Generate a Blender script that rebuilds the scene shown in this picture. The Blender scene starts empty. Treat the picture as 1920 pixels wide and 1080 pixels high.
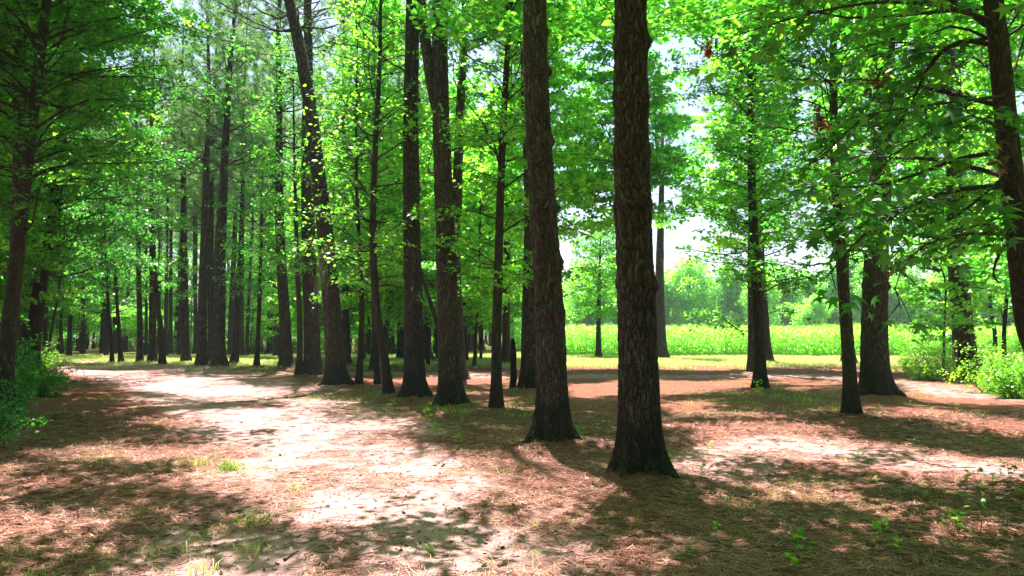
import bpy, math
import numpy as np
from mathutils import Vector

# ------------------------------------------------------------------ camera, world, sun, exposure
sc = bpy.context.scene
COL = sc.collection
CAMZ = 1.6
FPX = 1387.0                       # focal length in photograph pixels (1920 wide)
PITCH = math.atan(85.0 / FPX)
cd = bpy.data.cameras.new('camera')
cam = bpy.data.objects.new('camera', cd)
COL.objects.link(cam)
cam.location = (0, 0, CAMZ)
cam.rotation_euler = (math.pi / 2 + PITCH, 0, 0)
cd.sensor_width = 36.0
cd.lens = 36.0 * FPX / 1920.0
cd.clip_start = 0.05
cd.clip_end = 4000
sc.camera = cam

SUN_EL = math.radians(71)
SUN_H = np.array([-0.24, 0.97]); SUN_H = SUN_H / np.linalg.norm(SUN_H)
SHIFT = SUN_H / math.tan(SUN_EL)    # horizontal travel of a sun ray per metre of height
w = bpy.data.worlds.new('World')
sc.world = w
w.use_nodes = True
nt = w.node_tree
bg = nt.nodes['Background']
sky = nt.nodes.new('ShaderNodeTexSky')
sky.sky_type = 'NISHITA'
sky.sun_disc = False
sky.sun_elevation = SUN_EL
sky.sun_rotation = math.atan2(SUN_H[0], SUN_H[1])
sky.dust_density = 2.5
sky.air_density = 1.0
nt.links.new(sky.outputs[0], bg.inputs[0])
bg.inputs[1].default_value = 0.07
sl = bpy.data.lights.new('sun', 'SUN')
sun = bpy.data.objects.new('sun', sl)
COL.objects.link(sun)
sl.energy = 5.0
sl.angle = math.radians(0.5)
sl.color = (1.0, 0.92, 0.90)
sd = Vector((SUN_H[0] * math.cos(SUN_EL), SUN_H[1] * math.cos(SUN_EL), math.sin(SUN_EL)))
sun.rotation_euler = sd.to_track_quat('Z', 'Y').to_euler()
sc.view_settings.view_transform = 'Standard'
sc.view_settings.look = 'None'
sc.view_settings.gamma = 1.0
sc.view_settings.use_curve_mapping = False
sc.view_settings.exposure = 2.12
cy = sc.cycles
cy.max_bounces = 6
cy.diffuse_bounces = 2
cy.glossy_bounces = 2
cy.transmission_bounces = 5
cy.transparent_max_bounces = 4
cy.sample_clamp_indirect = 4.0
cy.caustics_reflective = False
cy.caustics_refractive = False

rng = np.random.default_rng(7)
SP, CP = math.sin(PITCH), math.cos(PITCH)

# ------------------------------------------------------------------ picture <-> place
def ray(u, v):
    a = (u - 960.0) / FPX
    b = (540.0 - v) / FPX
    return np.array([a, CP - b * SP, SP + b * CP])
def G(u, v):                        # ground point under a pixel
    d = ray(u, v)
    t = -CAMZ / d[2]
    return np.array([d[0] * t, d[1] * t, 0.0])
def AT(u, v, Y):                    # point at depth Y
    d = ray(u, v)
    t = Y / d[1]
    return np.array([d[0] * t, Y, CAMZ + d[2] * t])
def proj(x, y, z):
    yy = np.maximum(y, 0.05)
    zz = z - CAMZ
    dep = np.maximum(yy * CP + zz * SP, 0.02)
    up = -yy * SP + zz * CP
    return 960 + FPX * x / dep, 540 - FPX * up / dep

# ------------------------------------------------------------------ noise helpers
def hash2(ix, iy, seed=0):
    n = (ix.astype(np.int64) * 374761393 + iy.astype(np.int64) * 668265263 + seed * 974634777) & 0xffffffff
    n = ((n ^ (n >> 13)) * 1274126177) & 0xffffffff
    return ((n ^ (n >> 16)) & 0xffff) / 65535.0
def vnoise(x, y, seed=0):
    ix = np.floor(x); iy = np.floor(y)
    fx = x - ix; fy = y - iy
    fx = fx * fx * (3 - 2 * fx); fy = fy * fy * (3 - 2 * fy)
    a = hash2(ix, iy, seed); b = hash2(ix + 1, iy, seed)
    c = hash2(ix, iy + 1, seed); d = hash2(ix + 1, iy + 1, seed)
    return (a * (1 - fx) + b * fx) * (1 - fy) + (c * (1 - fx) + d * fx) * fy
def fbm(x, y, seed=0, o=4):
    s = 0; a = 0.5; t = 0
    for i in range(o):
        s = s + a * vnoise(x, y, seed + i); t += a
        x = x * 2.03 + 7.1; y = y * 2.03 - 3.3; a *= 0.5
    return s / t
def sstep(a, b, x):
    t = np.clip((x - a) / (b - a), 0, 1)
    return t * t * (3 - 2 * t)
def inpoly(px, py, poly):
    r = np.zeros(px.shape, bool)
    n = len(poly)
    j = n - 1
    for i in range(n):
        xi, yi = poly[i]; xj, yj = poly[j]
        if yi != yj:
            c = ((yi > py) != (yj > py)) & (px < (xj - xi) * (py - yi) / (yj - yi) + xi)
            r ^= c
        j = i
    return r

# where gaps in the canopy let the sun reach the ground (picture coordinates of those ground patches)
LIT = [
 [(420,862),(560,800),(600,765),(660,760),(745,790),(800,835),(900,855),(960,848),(1080,862),(1150,885),(1160,905),(1060,935),(940,925),(800,945),(820,965),(700,985),(620,1005),(540,1000),(500,960),(420,935),(310,915),(330,880)],
 [(95,672),(200,670),(300,690),(420,708),(500,735),(545,748),(420,748),(330,735),(240,722),(120,700)],
 [(560,748),(690,742),(640,758),(540,762)],
 [(270,778),(420,768),(600,772),(560,795),(420,796),(260,790)],
 [(60,845),(200,834),(420,838),(440,850),(300,858),(120,862)],
 [(70,1062),(360,1052),(560,1066),(700,1058),(740,1082),(720,1180),(60,1180)],
 [(790,1050),(900,1028),(1020,1018),(1150,1040),(1180,1085),(1100,1180),(780,1180)],
 [(900,975),(1040,950),(1100,920),(1180,935),(1120,975),(1000,1000),(900,1010)],
 [(1300,812),(1420,795),(1520,798),(1610,812),(1600,838),(1540,858),(1440,838),(1330,850),(1310,868),(1400,876),(1290,866)],
 [(1640,882),(1760,868),(1960,858),(1960,892),(1760,905),(1660,898)],
 [(1060,722),(1240,698),(1400,702),(1400,726),(1240,734),(1060,740)],
 [(1690,738),(1840,736),(1860,750),(1720,752)],
 [(1430,700),(1700,698),(1760,712),(1500,716)],
 [(1600,958),(1660,950),(1690,980),(1630,990)],
 [(1370,1000),(1420,994),(1450,1020),(1390,1030)],
 [(640,692),(860,686),(1040,690),(1040,706),(800,712),(660,706)],
 [(860,640),(2100,640),(2100,692),(1500,690),(1200,686),(860,676)],
 [(1690,650),(2050,650),(2050,765),(1690,742)],
 [(80,664),(460,664),(900,660),(900,672),(430,676),(80,674)],
 [(1740,790),(1800,786),(1960,800),(1960,815),(1800,812)],
 [(680,790),(760,782),(780,800),(720,808)],
 [(470,725),(560,716),(640,735),(560,742)],
 [(1230,872),(1330,885),(1320,900),(1240,892)],
 [(1500,900),(1640,912),(1630,935),(1510,922)],
 [(1760,905),(1960,915),(1960,940),(1800,930)],
 [(1250,938),(1400,945),(1390,965),(1270,962)],
 [(1190,1000),(1290,1010),(1300,1060),(1200,1070)],
 [(1440,930),(1560,940),(1540,958),(1450,950)],
 [(1710,985),(1790,980),(1800,1000),(1720,1010)],
 [(1550,1040),(1650,1035),(1660,1060),(1560,1066)],
 [(1250,760),(1330,752),(1340,772),(1260,776)],
]
gu, gv = np.meshgrid(np.arange(-240, 2160, 6.0), np.arange(630, 1200, 3.0))
LM = np.zeros(gu.shape)
for p in LIT:
    LM = np.maximum(LM, inpoly(gu, gv, p).astype(float))
for _ in range(2):
    LM = np.maximum(LM, np.maximum(np.maximum(np.roll(LM, 1, 0), np.roll(LM, -1, 0)), np.maximum(np.roll(LM, 1, 1), np.roll(LM, -1, 1))))
for _ in range(2):
    LM = (LM + np.roll(LM, 1, 0) + np.roll(LM, -1, 0) + np.roll(LM, 1, 1) + np.roll(LM, -1, 1)) / 5
def litness(x, y):
    """1 where the ground point should see the sun"""
    x = x + (fbm(x * 1.3, y * 1.3, 11) - .5) * .7
    y2 = y + (fbm(x * 1.3, y * 1.1, 17) - .5) * .7
    u, v = proj(x, np.maximum(y2, 1.2), np.zeros_like(x))
    iu = np.clip(((u + 240) / 6).astype(int), 0, gu.shape[1] - 1)
    iv = np.clip(((v - 630) / 3).astype(int), 0, gu.shape[0] - 1)
    m = LM[iv, iu]
    out = (u < -235) | (u > 2150) | (v > 1195)
    m = np.where(out, 0.25, m)
    spots = fbm(x * 1.1 + 30, y * 1.1, 23, 3)
    return np.maximum(m, sstep(.575, .63, spots) * np.where(x < -2.2, .3, .9))
def keep_leaf(P, strength=.97):
    g = P[:, :2] - P[:, 2:3] * SHIFT
    l = litness(g[:, 0], g[:, 1])
    near = (g[:, 1] > 1) & (g[:, 1] < 48) & (P[:, 2] > 3.0)
    return ~(near & (rng.random(len(P)) < sstep(.2, .5, l) * strength))

# ------------------------------------------------------------------ mesh helpers
def mesh_np(name, V, faces, mat, attrs=None, smooth=False):
    """faces: list of int arrays (n,k)"""
    me = bpy.data.meshes.new(name)
    V = np.ascontiguousarray(V, dtype=np.float32)
    me.vertices.add(len(V))
    me.vertices.foreach_set('co', V.ravel())
    faces = [f for f in faces if len(f)]
    nl = sum(f.size for f in faces)
    nf = sum(len(f) for f in faces)
    me.loops.add(nl)
    me.polygons.add(nf)
    me.loops.foreach_set('vertex_index', np.concatenate([f.ravel() for f in faces]).astype(np.int32))
    tot = np.concatenate([np.full(len(f), f.shape[1]) for f in faces])
    st = np.concatenate([[0], np.cumsum(tot)[:-1]])
    me.polygons.foreach_set('loop_start', st.astype(np.int32))
    if smooth:
        me.polygons.foreach_set('use_smooth', np.ones(nf, bool))
    if attrs:
        for k, a in attrs.items():
            at = me.attributes.new(k, 'FLOAT', 'POINT')
            at.data.foreach_set('value', np.ascontiguousarray(a, dtype=np.float32))
    me.update(calc_edges=True)
    me.materials.append(mat)
    return me
def link(name, me, parent=None, loc=(0, 0, 0)):
    o = bpy.data.objects.new(name, me)
    COL.objects.link(o)
    o.location = loc
    if parent is not None:
        o.parent = parent
    return o
def tag(o, label=None, cat=None, group=None, kind=None):
    if label: o['label'] = label
    if cat: o['category'] = cat
    if group: o['group'] = group
    if kind: o['kind'] = kind
    return o
def empty(name, loc, label, cat, group=None):
    o = link(name, None, None, tuple(float(c) for c in loc))
    o.empty_display_size = 0.3
    return tag(o, label, cat, group)
def copy_tree(o, loc, rz, s, label=None, group=None):
    c = o.copy(); COL.objects.link(c)
    c.location = loc; c.rotation_euler = (0, 0, rz); c.scale = (s[0], s[0], s[1])
    if label: c['label'] = label
    if group: c['group'] = group
    for ch in list(o.children):
        k = ch.copy(); COL.objects.link(k); k.parent = c
    return c

def tubes(PL, R, S):
    """PL (M,K,3) polylines, R (M,K) radii, S sides -> verts, quads, caps"""
    M, K, _ = PL.shape
    T = np.gradient(PL, axis=1)
    T /= np.linalg.norm(T, axis=2, keepdims=True) + 1e-9
    ref = np.where(np.abs(T[..., 2:3]) > .8, np.array([1.0, 0, 0]), np.array([0, 0, 1.0]))
    mean = (np.abs(T[..., 2]).mean(axis=1) > .75)[:, None, None]
    ref = np.where(mean, np.array([1.0, .02, 0]), np.array([.02, 0, 1.0])) * np.ones_like(T)
    A = np.cross(T, ref); A /= np.linalg.norm(A, axis=2, keepdims=True) + 1e-9
    B = np.cross(T, A)
    th = np.arange(S) / S * 2 * math.pi
    V = PL[:, :, None, :] + R[:, :, None, None] * (A[:, :, None, :] * np.cos(th)[None, None, :, None] + B[:, :, None, :] * np.sin(th)[None, None, :, None])
    idx = np.arange(M * K * S).reshape(M, K, S)
    a = idx[:, :-1, :]; b = idx[:, 1:, :]
    q = np.stack([a, np.roll(a, -1, 2), np.roll(b, -1, 2), b], -1).reshape(-1, 4)
    return V.reshape(-1, 3), q

class Bag:
    def __init__(s): s.V = []; s.F = {}; s.n = 0; s.A = []
    def add(s, V, F, a=None):
        for f in (F if isinstance(F, list) else [F]):
            s.F.setdefault(f.shape[1], []).append(f + s.n)
        s.V.append(V); s.n += len(V)
        s.A.append(np.zeros(len(V)) if a is None else a)
    def mesh(s, name, mat, smooth=False, attr='var'):
        return mesh_np(name, np.concatenate(s.V), [np.concatenate(f) for f in s.F.values()], mat, {attr: np.concatenate(s.A)}, smooth)

# leaf outlines in their own plane (x across, y along), last coordinate droop
def lobes(n, tip, notch):
    pts = [(0.0, -.12, 0.0)]
    if n == 5:
        an = [-28, 28, 90, 152, 208]; rr = [.72, .98, 1.1, .98, .72]
        an = [-22, 32, 90, 148, 202]
    else:
        an = [15, 90, 165]; rr = [.9, 1.1, .9]
    for i, a in enumerate(an):
        t = math.radians(a)
        pts.append((math.cos(t) * rr[i] * tip, math.sin(t) * rr[i] * tip + .2, -.16))
        if i < len(an) - 1:
            m = math.radians((a + an[i + 1]) / 2)
            pts.append((math.cos(m) * notch, math.sin(m) * notch + .2, 0.03))
    return np.array(pts) * .62
LEAF5 = lobes(5, 1.0, .42)
LEAF3 = lobes(3, 1.0, .45)
LEAF4 = np.array([(0, -.5, 0), (.42, .0, -.08), (0, .62, -.1), (-.42, .0, -.08)])
def leaves(P, size, mat=None, shape=LEAF4, out=None, tilt=.45, up=None):
    """leaf blades at points P: mostly level, pointing outward along OUT"""
    n = len(P)
    if out is None:
        a = rng.random(n) * 2 * math.pi
        out = np.stack([np.cos(a), np.sin(a), np.zeros(n)], 1)
    out = out + rng.normal(0, .55, (n, 3)) * np.array([1, 1, .35])
    out[:, 2] -= .22
    out /= np.linalg.norm(out, axis=1, keepdims=True) + 1e-9
    nz = rng.normal(0, tilt, (n, 3)); nz[:, 2] = 1
    sx = np.cross(out, nz); sx /= np.linalg.norm(sx, axis=1, keepdims=True) + 1e-9
    nn = np.cross(sx, out)
    size = (size * rng.uniform(.6, 1.3, n))[:, None]
    k = len(shape)
    V = P[:, None, :] + size[:, None] * (shape[None, :, 0:1] * sx[:, None] + shape[None, :, 1:2] * out[:, None] + shape[None, :, 2:3] * nn[:, None])
    F = np.arange(n * k).reshape(n, k)
    var = np.repeat(rng.random(n), k)
    return V.reshape(-1, 3), F, var

# ------------------------------------------------------------------ materials
def mat(name):
    m = bpy.data.materials.new(name); m.use_nodes = True
    n = m.node_tree; n.nodes.clear()
    return m, n, n.nodes.new('ShaderNodeOutputMaterial')
def N(n, t, **kw):
    x = n.nodes.new(t)
    for k, v in kw.items():
        if k.startswith('i_'):
            x.inputs[k[2:].replace('_', ' ')].default_value = v
        else:
            setattr(x, k, v)
    return x
def ramp(n, fac, stops):
    r = n.nodes.new('ShaderNodeValToRGB')
    e = r.color_ramp.elements
    while len(e) < len(stops): e.new(.5)
    for i, (p, c) in enumerate(stops):
        e[i].position = p
        e[i].color = (c[0], c[1], c[2], 1) if not isinstance(c, float) else (c, c, c, 1)
    n.links.new(fac, r.inputs[0])
    return r.outputs[0]
def math_(n, op, a, b=None, clamp=False):
    x = n.nodes.new('ShaderNodeMath'); x.operation = op; x.use_clamp = clamp
    for i, s in enumerate((a, b)):
        if s is None: continue
        if isinstance(s, (int, float)): x.inputs[i].default_value = s
        else: n.links.new(s, x.inputs[i])
    return x.outputs[0]
def mixc(n, f, a, b, mode='MIX'):
    x = n.nodes.new('ShaderNodeMix'); x.data_type = 'RGBA'; x.blend_type = mode
    def put(s, v):
        if isinstance(v, (tuple, list)): s.default_value = (v[0], v[1], v[2], 1)
        elif isinstance(v, (int, float)): s.default_value = v
        else: n.links.new(v, s)
    put(x.inputs[0], f); put(x.inputs[6], a); put(x.inputs[7], b)
    return x.outputs[2]
def leaf_mat(name, dark, mid, bright, trans, gloss=.05, tint=1.0):
    m, n, o = mat(name)
    at = N(n, 'ShaderNodeAttribute', attribute_name='var')
    oi = N(n, 'ShaderNodeObjectInfo')
    tc = N(n, 'ShaderNodeTexCoord')
    no = N(n, 'ShaderNodeTexNoise', i_Scale=1.3, i_Detail=3.0)
    n.links.new(tc.outputs['Object'], no.inputs['Vector'])
    f = math_(n, 'ADD', math_(n, 'MULTIPLY', at.outputs['Fac'], .62), math_(n, 'MULTIPLY', math_(n, 'SUBTRACT', no.outputs[0], .3), 1.0))
    f = math_(n, 'ADD', f, math_(n, 'MULTIPLY', math_(n, 'SUBTRACT', oi.outputs['Random'], .5), .35))
    c = ramp(n, f, [(0.15, dark), (.5, mid), (.93, bright)])
    d = N(n, 'ShaderNodeBsdfDiffuse'); n.links.new(c, d.inputs[0])
    t = N(n, 'ShaderNodeBsdfTranslucent')
    c2 = mixc(n, 1.0, c, trans, 'MULTIPLY')
    n.links.new(c2, t.inputs[0])
    mx = N(n, 'ShaderNodeAddShader')
    n.links.new(d.outputs[0], mx.inputs[0]); n.links.new(t.outputs[0], mx.inputs[1])
    g = N(n, 'ShaderNodeBsdfGlossy'); g.inputs['Roughness'].default_value = .42
    mg = N(n, 'ShaderNodeMixShader'); mg.inputs[0].default_value = gloss
    n.links.new(mx.outputs[0], mg.inputs[1]); n.links.new(g.outputs[0], mg.inputs[2])
    n.links.new(mg.outputs[0], o.inputs[0])
    return m
M_GUM = leaf_mat('gum_leaf', (.014, .07, .014), (.036, .14, .018), (.15, .25, .025), (2.1, 2.6, 1.1))
M_FAR = leaf_mat('far_leaf', (.022, .10, .02), (.058, .18, .026), (.19, .30, .04), (2.4, 2.6, 1.1))
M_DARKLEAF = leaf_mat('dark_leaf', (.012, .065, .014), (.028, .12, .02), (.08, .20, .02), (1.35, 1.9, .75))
M_EDGE_SHADED = leaf_mat('edge_gum_leaf_shaded', (.010, .055, .012), (.026, .11, .016), (.10, .19, .02), (1.3, 1.8, .7), .06)  # gum leaf colour darkened to carry the shade of the canopy above
M_SHRUB = leaf_mat('shrub_leaf', (.04, .13, .015), (.09, .22, .02), (.20, .32, .03), (1.7, 1.8, .8), .03)
M_PINE = leaf_mat('pine_needle', (.05, .11, .03), (.08, .17, .045), (.13, .23, .06), (1.2, 1.3, .8), .07)
M_CORN = leaf_mat('corn_leaf', (.06, .165, .016), (.12, .255, .027), (.19, .32, .045), (1.1, 1.5, .7), .03)
M_GRASS = leaf_mat('grass_blade', (.05, .10, .015), (.12, .17, .03), (.34, .30, .13), (1.3, 1.3, .7))
M_FIELD = leaf_mat('meadow_blade', (.16, .26, .06), (.26, .35, .10), (.42, .43, .19), (.9, .9, .6))
M_DEADLEAF = leaf_mat('dead_leaf', (.03, .015, .008), (.06, .03, .015), (.12, .06, .03), (1, .8, .6))
M_MOSS = leaf_mat('hanging_moss', (.16, .17, .13), (.24, .25, .19), (.34, .34, .27), (1, 1, .9))

def bark(name, plate, crackc, grey, sc_=(24, 24, 4.6), depth=.017, char=0.0):
    m, n, o = mat(name)
    tc = N(n, 'ShaderNodeTexCoord')
    n1 = N(n, 'ShaderNodeTexNoise', i_Scale=5.0, i_Detail=3.0)
    n.links.new(tc.outputs['Object'], n1.inputs['Vector'])
    ad = N(n, 'ShaderNodeVectorMath', operation='MULTIPLY_ADD')
    n.links.new(n1.outputs['Color'], ad.inputs[0]); ad.inputs[1].default_value = (.15, .15, .42)
    n.links.new(tc.outputs['Object'], ad.inputs[2])
    mp = N(n, 'ShaderNodeMapping'); mp.inputs['Scale'].default_value = sc_
    n.links.new(ad.outputs[0], mp.inputs[0])
    vo = N(n, 'ShaderNodeTexVoronoi', feature='DISTANCE_TO_EDGE'); vo.inputs['Scale'].default_value = 1
    n.links.new(mp.outputs[0], vo.inputs['Vector'])
    vc = N(n, 'ShaderNodeTexVoronoi', feature='F1'); vc.inputs['Scale'].default_value = 1
    n.links.new(mp.outputs[0], vc.inputs['Vector'])
    n2 = N(n, 'ShaderNodeTexNoise', i_Scale=60.0, i_Detail=4.0)
    mp2 = N(n, 'ShaderNodeMapping'); mp2.inputs['Scale'].default_value = (1, 1, .45)
    n.links.new(tc.outputs['Object'], mp2.inputs[0]); n.links.new(mp2.outputs[0], n2.inputs['Vector'])
    n3 = N(n, 'ShaderNodeTexNoise', i_Scale=2.2, i_Detail=3.0)
    n.links.new(tc.outputs['Object'], n3.inputs['Vector'])
    edge = ramp(n, vo.outputs['Distance'], [(0.0, 0.0), (.09, .45), (.3, 1.0)])
    bw = N(n, 'ShaderNodeSeparateColor'); n.links.new(vc.outputs['Color'], bw.inputs[0])
    pc = mixc(n, bw.outputs[0], plate, grey)
    pc = mixc(n, ramp(n, n2.outputs[0], [(.35, 0.0), (.7, 1.0)]), mixc(n, .55, pc, crackc), pc)
    pc = mixc(n, ramp(n, n3.outputs[0], [(.40, 0.0), (.62, .7)]), pc, tuple(c * .55 for c in plate))
    c = mixc(n, edge, crackc, pc)
    oi = N(n, 'ShaderNodeObjectInfo')
    c = mixc(n, 1.0, c, ramp(n, oi.outputs['Random'], [(0.0, (.72, .72, .76)), (.5, (1., .95, .92)), (1.0, (1.18, 1.1, 1.04))]), 'MULTIPLY')
    lich = ramp(n, math_(n, 'MULTIPLY', n3.outputs[0], bw.outputs[2]), [(.43, 0.0), (.55, .3)])
    c = mixc(n, lich, c, (.15, .155, .13))
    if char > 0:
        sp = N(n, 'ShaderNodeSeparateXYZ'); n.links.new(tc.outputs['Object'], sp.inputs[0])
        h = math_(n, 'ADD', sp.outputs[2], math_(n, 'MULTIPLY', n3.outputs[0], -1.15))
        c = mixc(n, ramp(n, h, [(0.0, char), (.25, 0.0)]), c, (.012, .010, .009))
    p = N(n, 'ShaderNodeBsdfPrincipled'); p.inputs['Roughness'].default_value = .85
    p.inputs['Specular IOR Level'].default_value = .25
    n.links.new(c, p.inputs['Base Color'])
    n.links.new(p.outputs[0], o.inputs[0])
    hh = math_(n, 'ADD', edge, math_(n, 'MULTIPLY', n2.outputs[0], .45))
    hh = math_(n, 'ADD', hh, math_(n, 'MULTIPLY', bw.outputs[1], .35))
    dp = N(n, 'ShaderNodeDisplacement'); dp.inputs['Scale'].default_value = depth; dp.inputs['Midlevel'].default_value = 1.0
    n.links.new(hh, dp.inputs['Height']); n.links.new(dp.outputs[0], o.inputs['Displacement'])
    m.displacement_method = 'BOTH'
    return m
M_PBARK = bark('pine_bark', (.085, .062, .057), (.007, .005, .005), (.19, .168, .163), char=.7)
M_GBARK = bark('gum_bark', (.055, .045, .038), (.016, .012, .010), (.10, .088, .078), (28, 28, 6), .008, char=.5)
M_FBARK = bark('far_bark', (.07, .053, .047), (.016, .012, .010), (.13, .112, .105), (12, 12, 4), .01)
M_BLACK = bark('burnt_wood', (.016, .014, .013), (.006, .005, .005), (.03, .026, .024), (25, 25, 3), .01)
M_STICK = bark('dry_stick', (.20, .12, .08), (.05, .03, .02), (.30, .22, .17), (60, 60, 20), .002)
for mm in (M_GBARK, M_FBARK, M_STICK):
    mm.displacement_method = 'BUMP'

# ------------------------------------------------------------------ tree builders
def catmull(P, m):
    P = np.asarray(P, float)
    s = np.concatenate([[0], np.cumsum(np.linalg.norm(np.diff(P, axis=0), axis=1))])
    t = np.linspace(0, s[-1], m)
    k = len(P)
    Q = np.vstack([2 * P[0] - P[1], P, 2 * P[-1] - P[-2]])
    i = np.clip(np.searchsorted(s, t, side='right') - 1, 0, k - 2)
    f = ((t - s[i]) / (s[i + 1] - s[i] + 1e-9))[:, None]
    a, b, c, d = Q[i], Q[i + 1], Q[i + 2], Q[i + 3]
    return .5 * (2 * b + (c - a) * f + (2 * a - 5 * b + 4 * c - d) * f * f + (3 * b - a - 3 * c + d) * f ** 3)

def trunk_path(pts, H):
    """pts local points from the base; carried on upward to height H"""
    pts = [np.array(p, float) for p in pts]
    last = pts[-1]; prev = pts[-2]
    dr = (last - prev) / max(np.linalg.norm(last - prev), 1e-6)
    while last[2] < H - .5:
        dr = dr * .8 + np.array([rng.normal(0, .03), rng.normal(0, .03), .22]); dr /= np.linalg.norm(dr)
        last = last + dr * min(2.2, H - last[2] + .2)
        pts.append(last)
    return np.array(pts)

def trunk_mesh(bag, path, r16, H, S=14, step=.25, flare=.55, whorls=(), dense_to=0):
    """tapering trunk through PATH; r16 is the radius near eye height"""
    L = np.linalg.norm(np.diff(path, axis=0), axis=1).sum()
    m = max(8, int(L / step))
    P = catmull(path, m)
    z = P[:, 2]
    tz = np.clip(1 - z / (H * 1.02), .02, 1) ** .75
    r = r16 * tz / (1 - 1.6 / (H * 1.02)) ** .75
    r = r * (1 + flare * np.exp(-np.maximum(z, 0) / .28) + .07 * np.exp(-np.maximum(z, 0) / 1.3))
    for wz in whorls:
        r = r * (1 + .09 * np.exp(-((z - wz) / .09) ** 2))
    r = r * (1 + .03 * (fbm(z * 2.1, z * 0 + r16 * 100, 3) - .5))
    V, q = tubes(P[None], r[None], S)
    V = V.reshape(m, S, 3)
    th = np.arange(S) / S * 2 * math.pi
    ph = rng.random() * 6
    lob = 1 + np.exp(-np.maximum(z, 0) / .27)[:, None] * (.22 * np.cos(5 * th + ph) + .13 * np.cos(3 * th - ph * 2) + .10 * np.cos(8 * th + ph * 3))[None] * (flare > .2) + .025 * np.cos(3 * th + ph)[None] + (fbm(th[None] * 1.3 + 5, z[:, None] * 1.8, 9) - .5) * .06
    if len(whorls):
        for wz in whorls:
            for _ in range(3):
                ta = rng.uniform(2.0, 5.2); zz_ = wz + rng.normal(0, .04)
                da = np.abs((th - ta + math.pi) % (2 * math.pi) - math.pi) * r16
                lob = lob + .16 * np.exp(-(da[None] / .045) ** 2 - ((z[:, None] - zz_) / .06) ** 2)
    V = P[:, None, :] + (V - P[:, None, :]) * lob[..., None]
    bag.add(V.reshape(-1, 3), q)
    return P, r

def limbs(bag, O, D, L, R, S=5, K=6, droop=.12, wob=.10, fork=0):
    """vectorised limbs from points O along unit D, length L, radius R; returns polylines"""
    M = len(O)
    t = np.linspace(0, 1, K)
    w1 = rng.normal(0, wob, (M, 1, 3)); w2 = rng.normal(0, wob * .6, (M, 1, 3))
    PL = O[:, None] + D[:, None] * (L[:, None] * t)[..., None]
    PL += (w1 * np.sin(t * 3.0)[None, :, None] + w2 * np.sin(t * 7)[None, :, None]) * L[:, None, None]
    PL[..., 2] -= droop * L[:, None] * t[None] ** 2
    RR = R[:, None] * (1 - .85 * t)[None] 
    if bag is not None:
        V, q = tubes(PL, RR, S)
        bag.add(V, q)
    return PL
def sample_pl(PL, b, t):
    """points on polylines PL[b] at parameter t, with tangents"""
    K = PL.shape[1]
    f = t * (K - 1); i = np.minimum(f.astype(int), K - 2); f = (f - i)[:, None]
    a = PL[b, i]; c = PL[b, i + 1]
    d = c - a; d /= np.linalg.norm(d, axis=1, keepdims=True) + 1e-9
    return a * (1 - f) + c * f, d
def unit(a):
    return a / (np.linalg.norm(a, axis=1, keepdims=True) + 1e-9)

def gum_crown(wood, P, r, h0, h1, nb, spread, lsize=.095, dens=1.0, shape=LEAF4, filt=None, world=None, twigs=True, el=(.15, .6), side=None, top=1.0, fstr=.7, ls_dark=False):
    """broadleaf crown in level sprays: branches, twigs and leaves along trunk points P"""
    z = rng.uniform(0, 1, nb); z = h0 + (h1 - h0) * np.sort(z)
    i = np.clip(np.searchsorted(P[:, 2], z), 1, len(P) - 1)
    O = P[i]
    az = np.arange(nb) * 2.399 + rng.normal(0, .5, nb)
    if side is not None:
        az = np.where(rng.random(nb) < side[1], side[0] + rng.normal(0, .6, nb), az)
    f = (z - h0) / (h1 - h0)
    e = rng.uniform(el[0], el[1], nb) + .35 * f
    L = spread * (1 - .6 * f * top) * rng.uniform(.55, 1.2, nb) * np.where(f < .12, .8, 1)
    D = np.stack([np.cos(az) * np.cos(e), np.sin(az) * np.cos(e), np.sin(e)], 1)
    PL = limbs(wood, O, D, L, np.minimum(r[i] * .4, .005 + .0075 * L), 5, 7, .18, .08)
    # second order
    n2 = np.maximum(3, (L * 5.0).astype(int))
    b = np.repeat(np.arange(nb), n2)
    t = rng.uniform(.22, 1.0, len(b))
    o2, d2 = sample_pl(PL, b, t)
    sgn = rng.choice([-1, 1], len(b))
    up = np.array([0, 0, 1.0])
    s2 = unit(np.cross(d2, up)) * sgn[:, None]
    dd = unit(d2 * .6 + s2 * rng.uniform(.5, 1.1, len(b))[:, None] + rng.normal(0, .12, (len(b), 3)))
    L2 = L[b] * (.12 + .34 * (1 - t)) * rng.uniform(.6, 1.3, len(b)) + .12
    PL2 = limbs(wood if twigs else None, o2, dd, L2, np.full(len(b), .005), 3, 4, .2, .05)
    n3 = np.maximum(3, (L2 * 24 * dens).astype(int))
    b3 = np.repeat(np.arange(len(b)), n3)
    t3 = rng.uniform(.1, 1.05, len(b3)).clip(0, 1)
    o3, d3 = sample_pl(PL2, b3, t3)
    o3 = o3 + rng.normal(0, 1, o3.shape) * np.array([.10, .10, .06])
    out = unit(d3 + rng.normal(0, .5, d3.shape))
    # leaves right on the main branches' ends
    keep = np.ones(len(o3), bool)
    if world is not None:
        keep = keep_leaf(o3 + world, .5 if ls_dark else fstr) if world[1] < 23 else keep
        if filt is not None:
            keep &= filt(o3 + world)
    return leaves(o3[keep], lsize, None, shape, out[keep])

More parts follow.
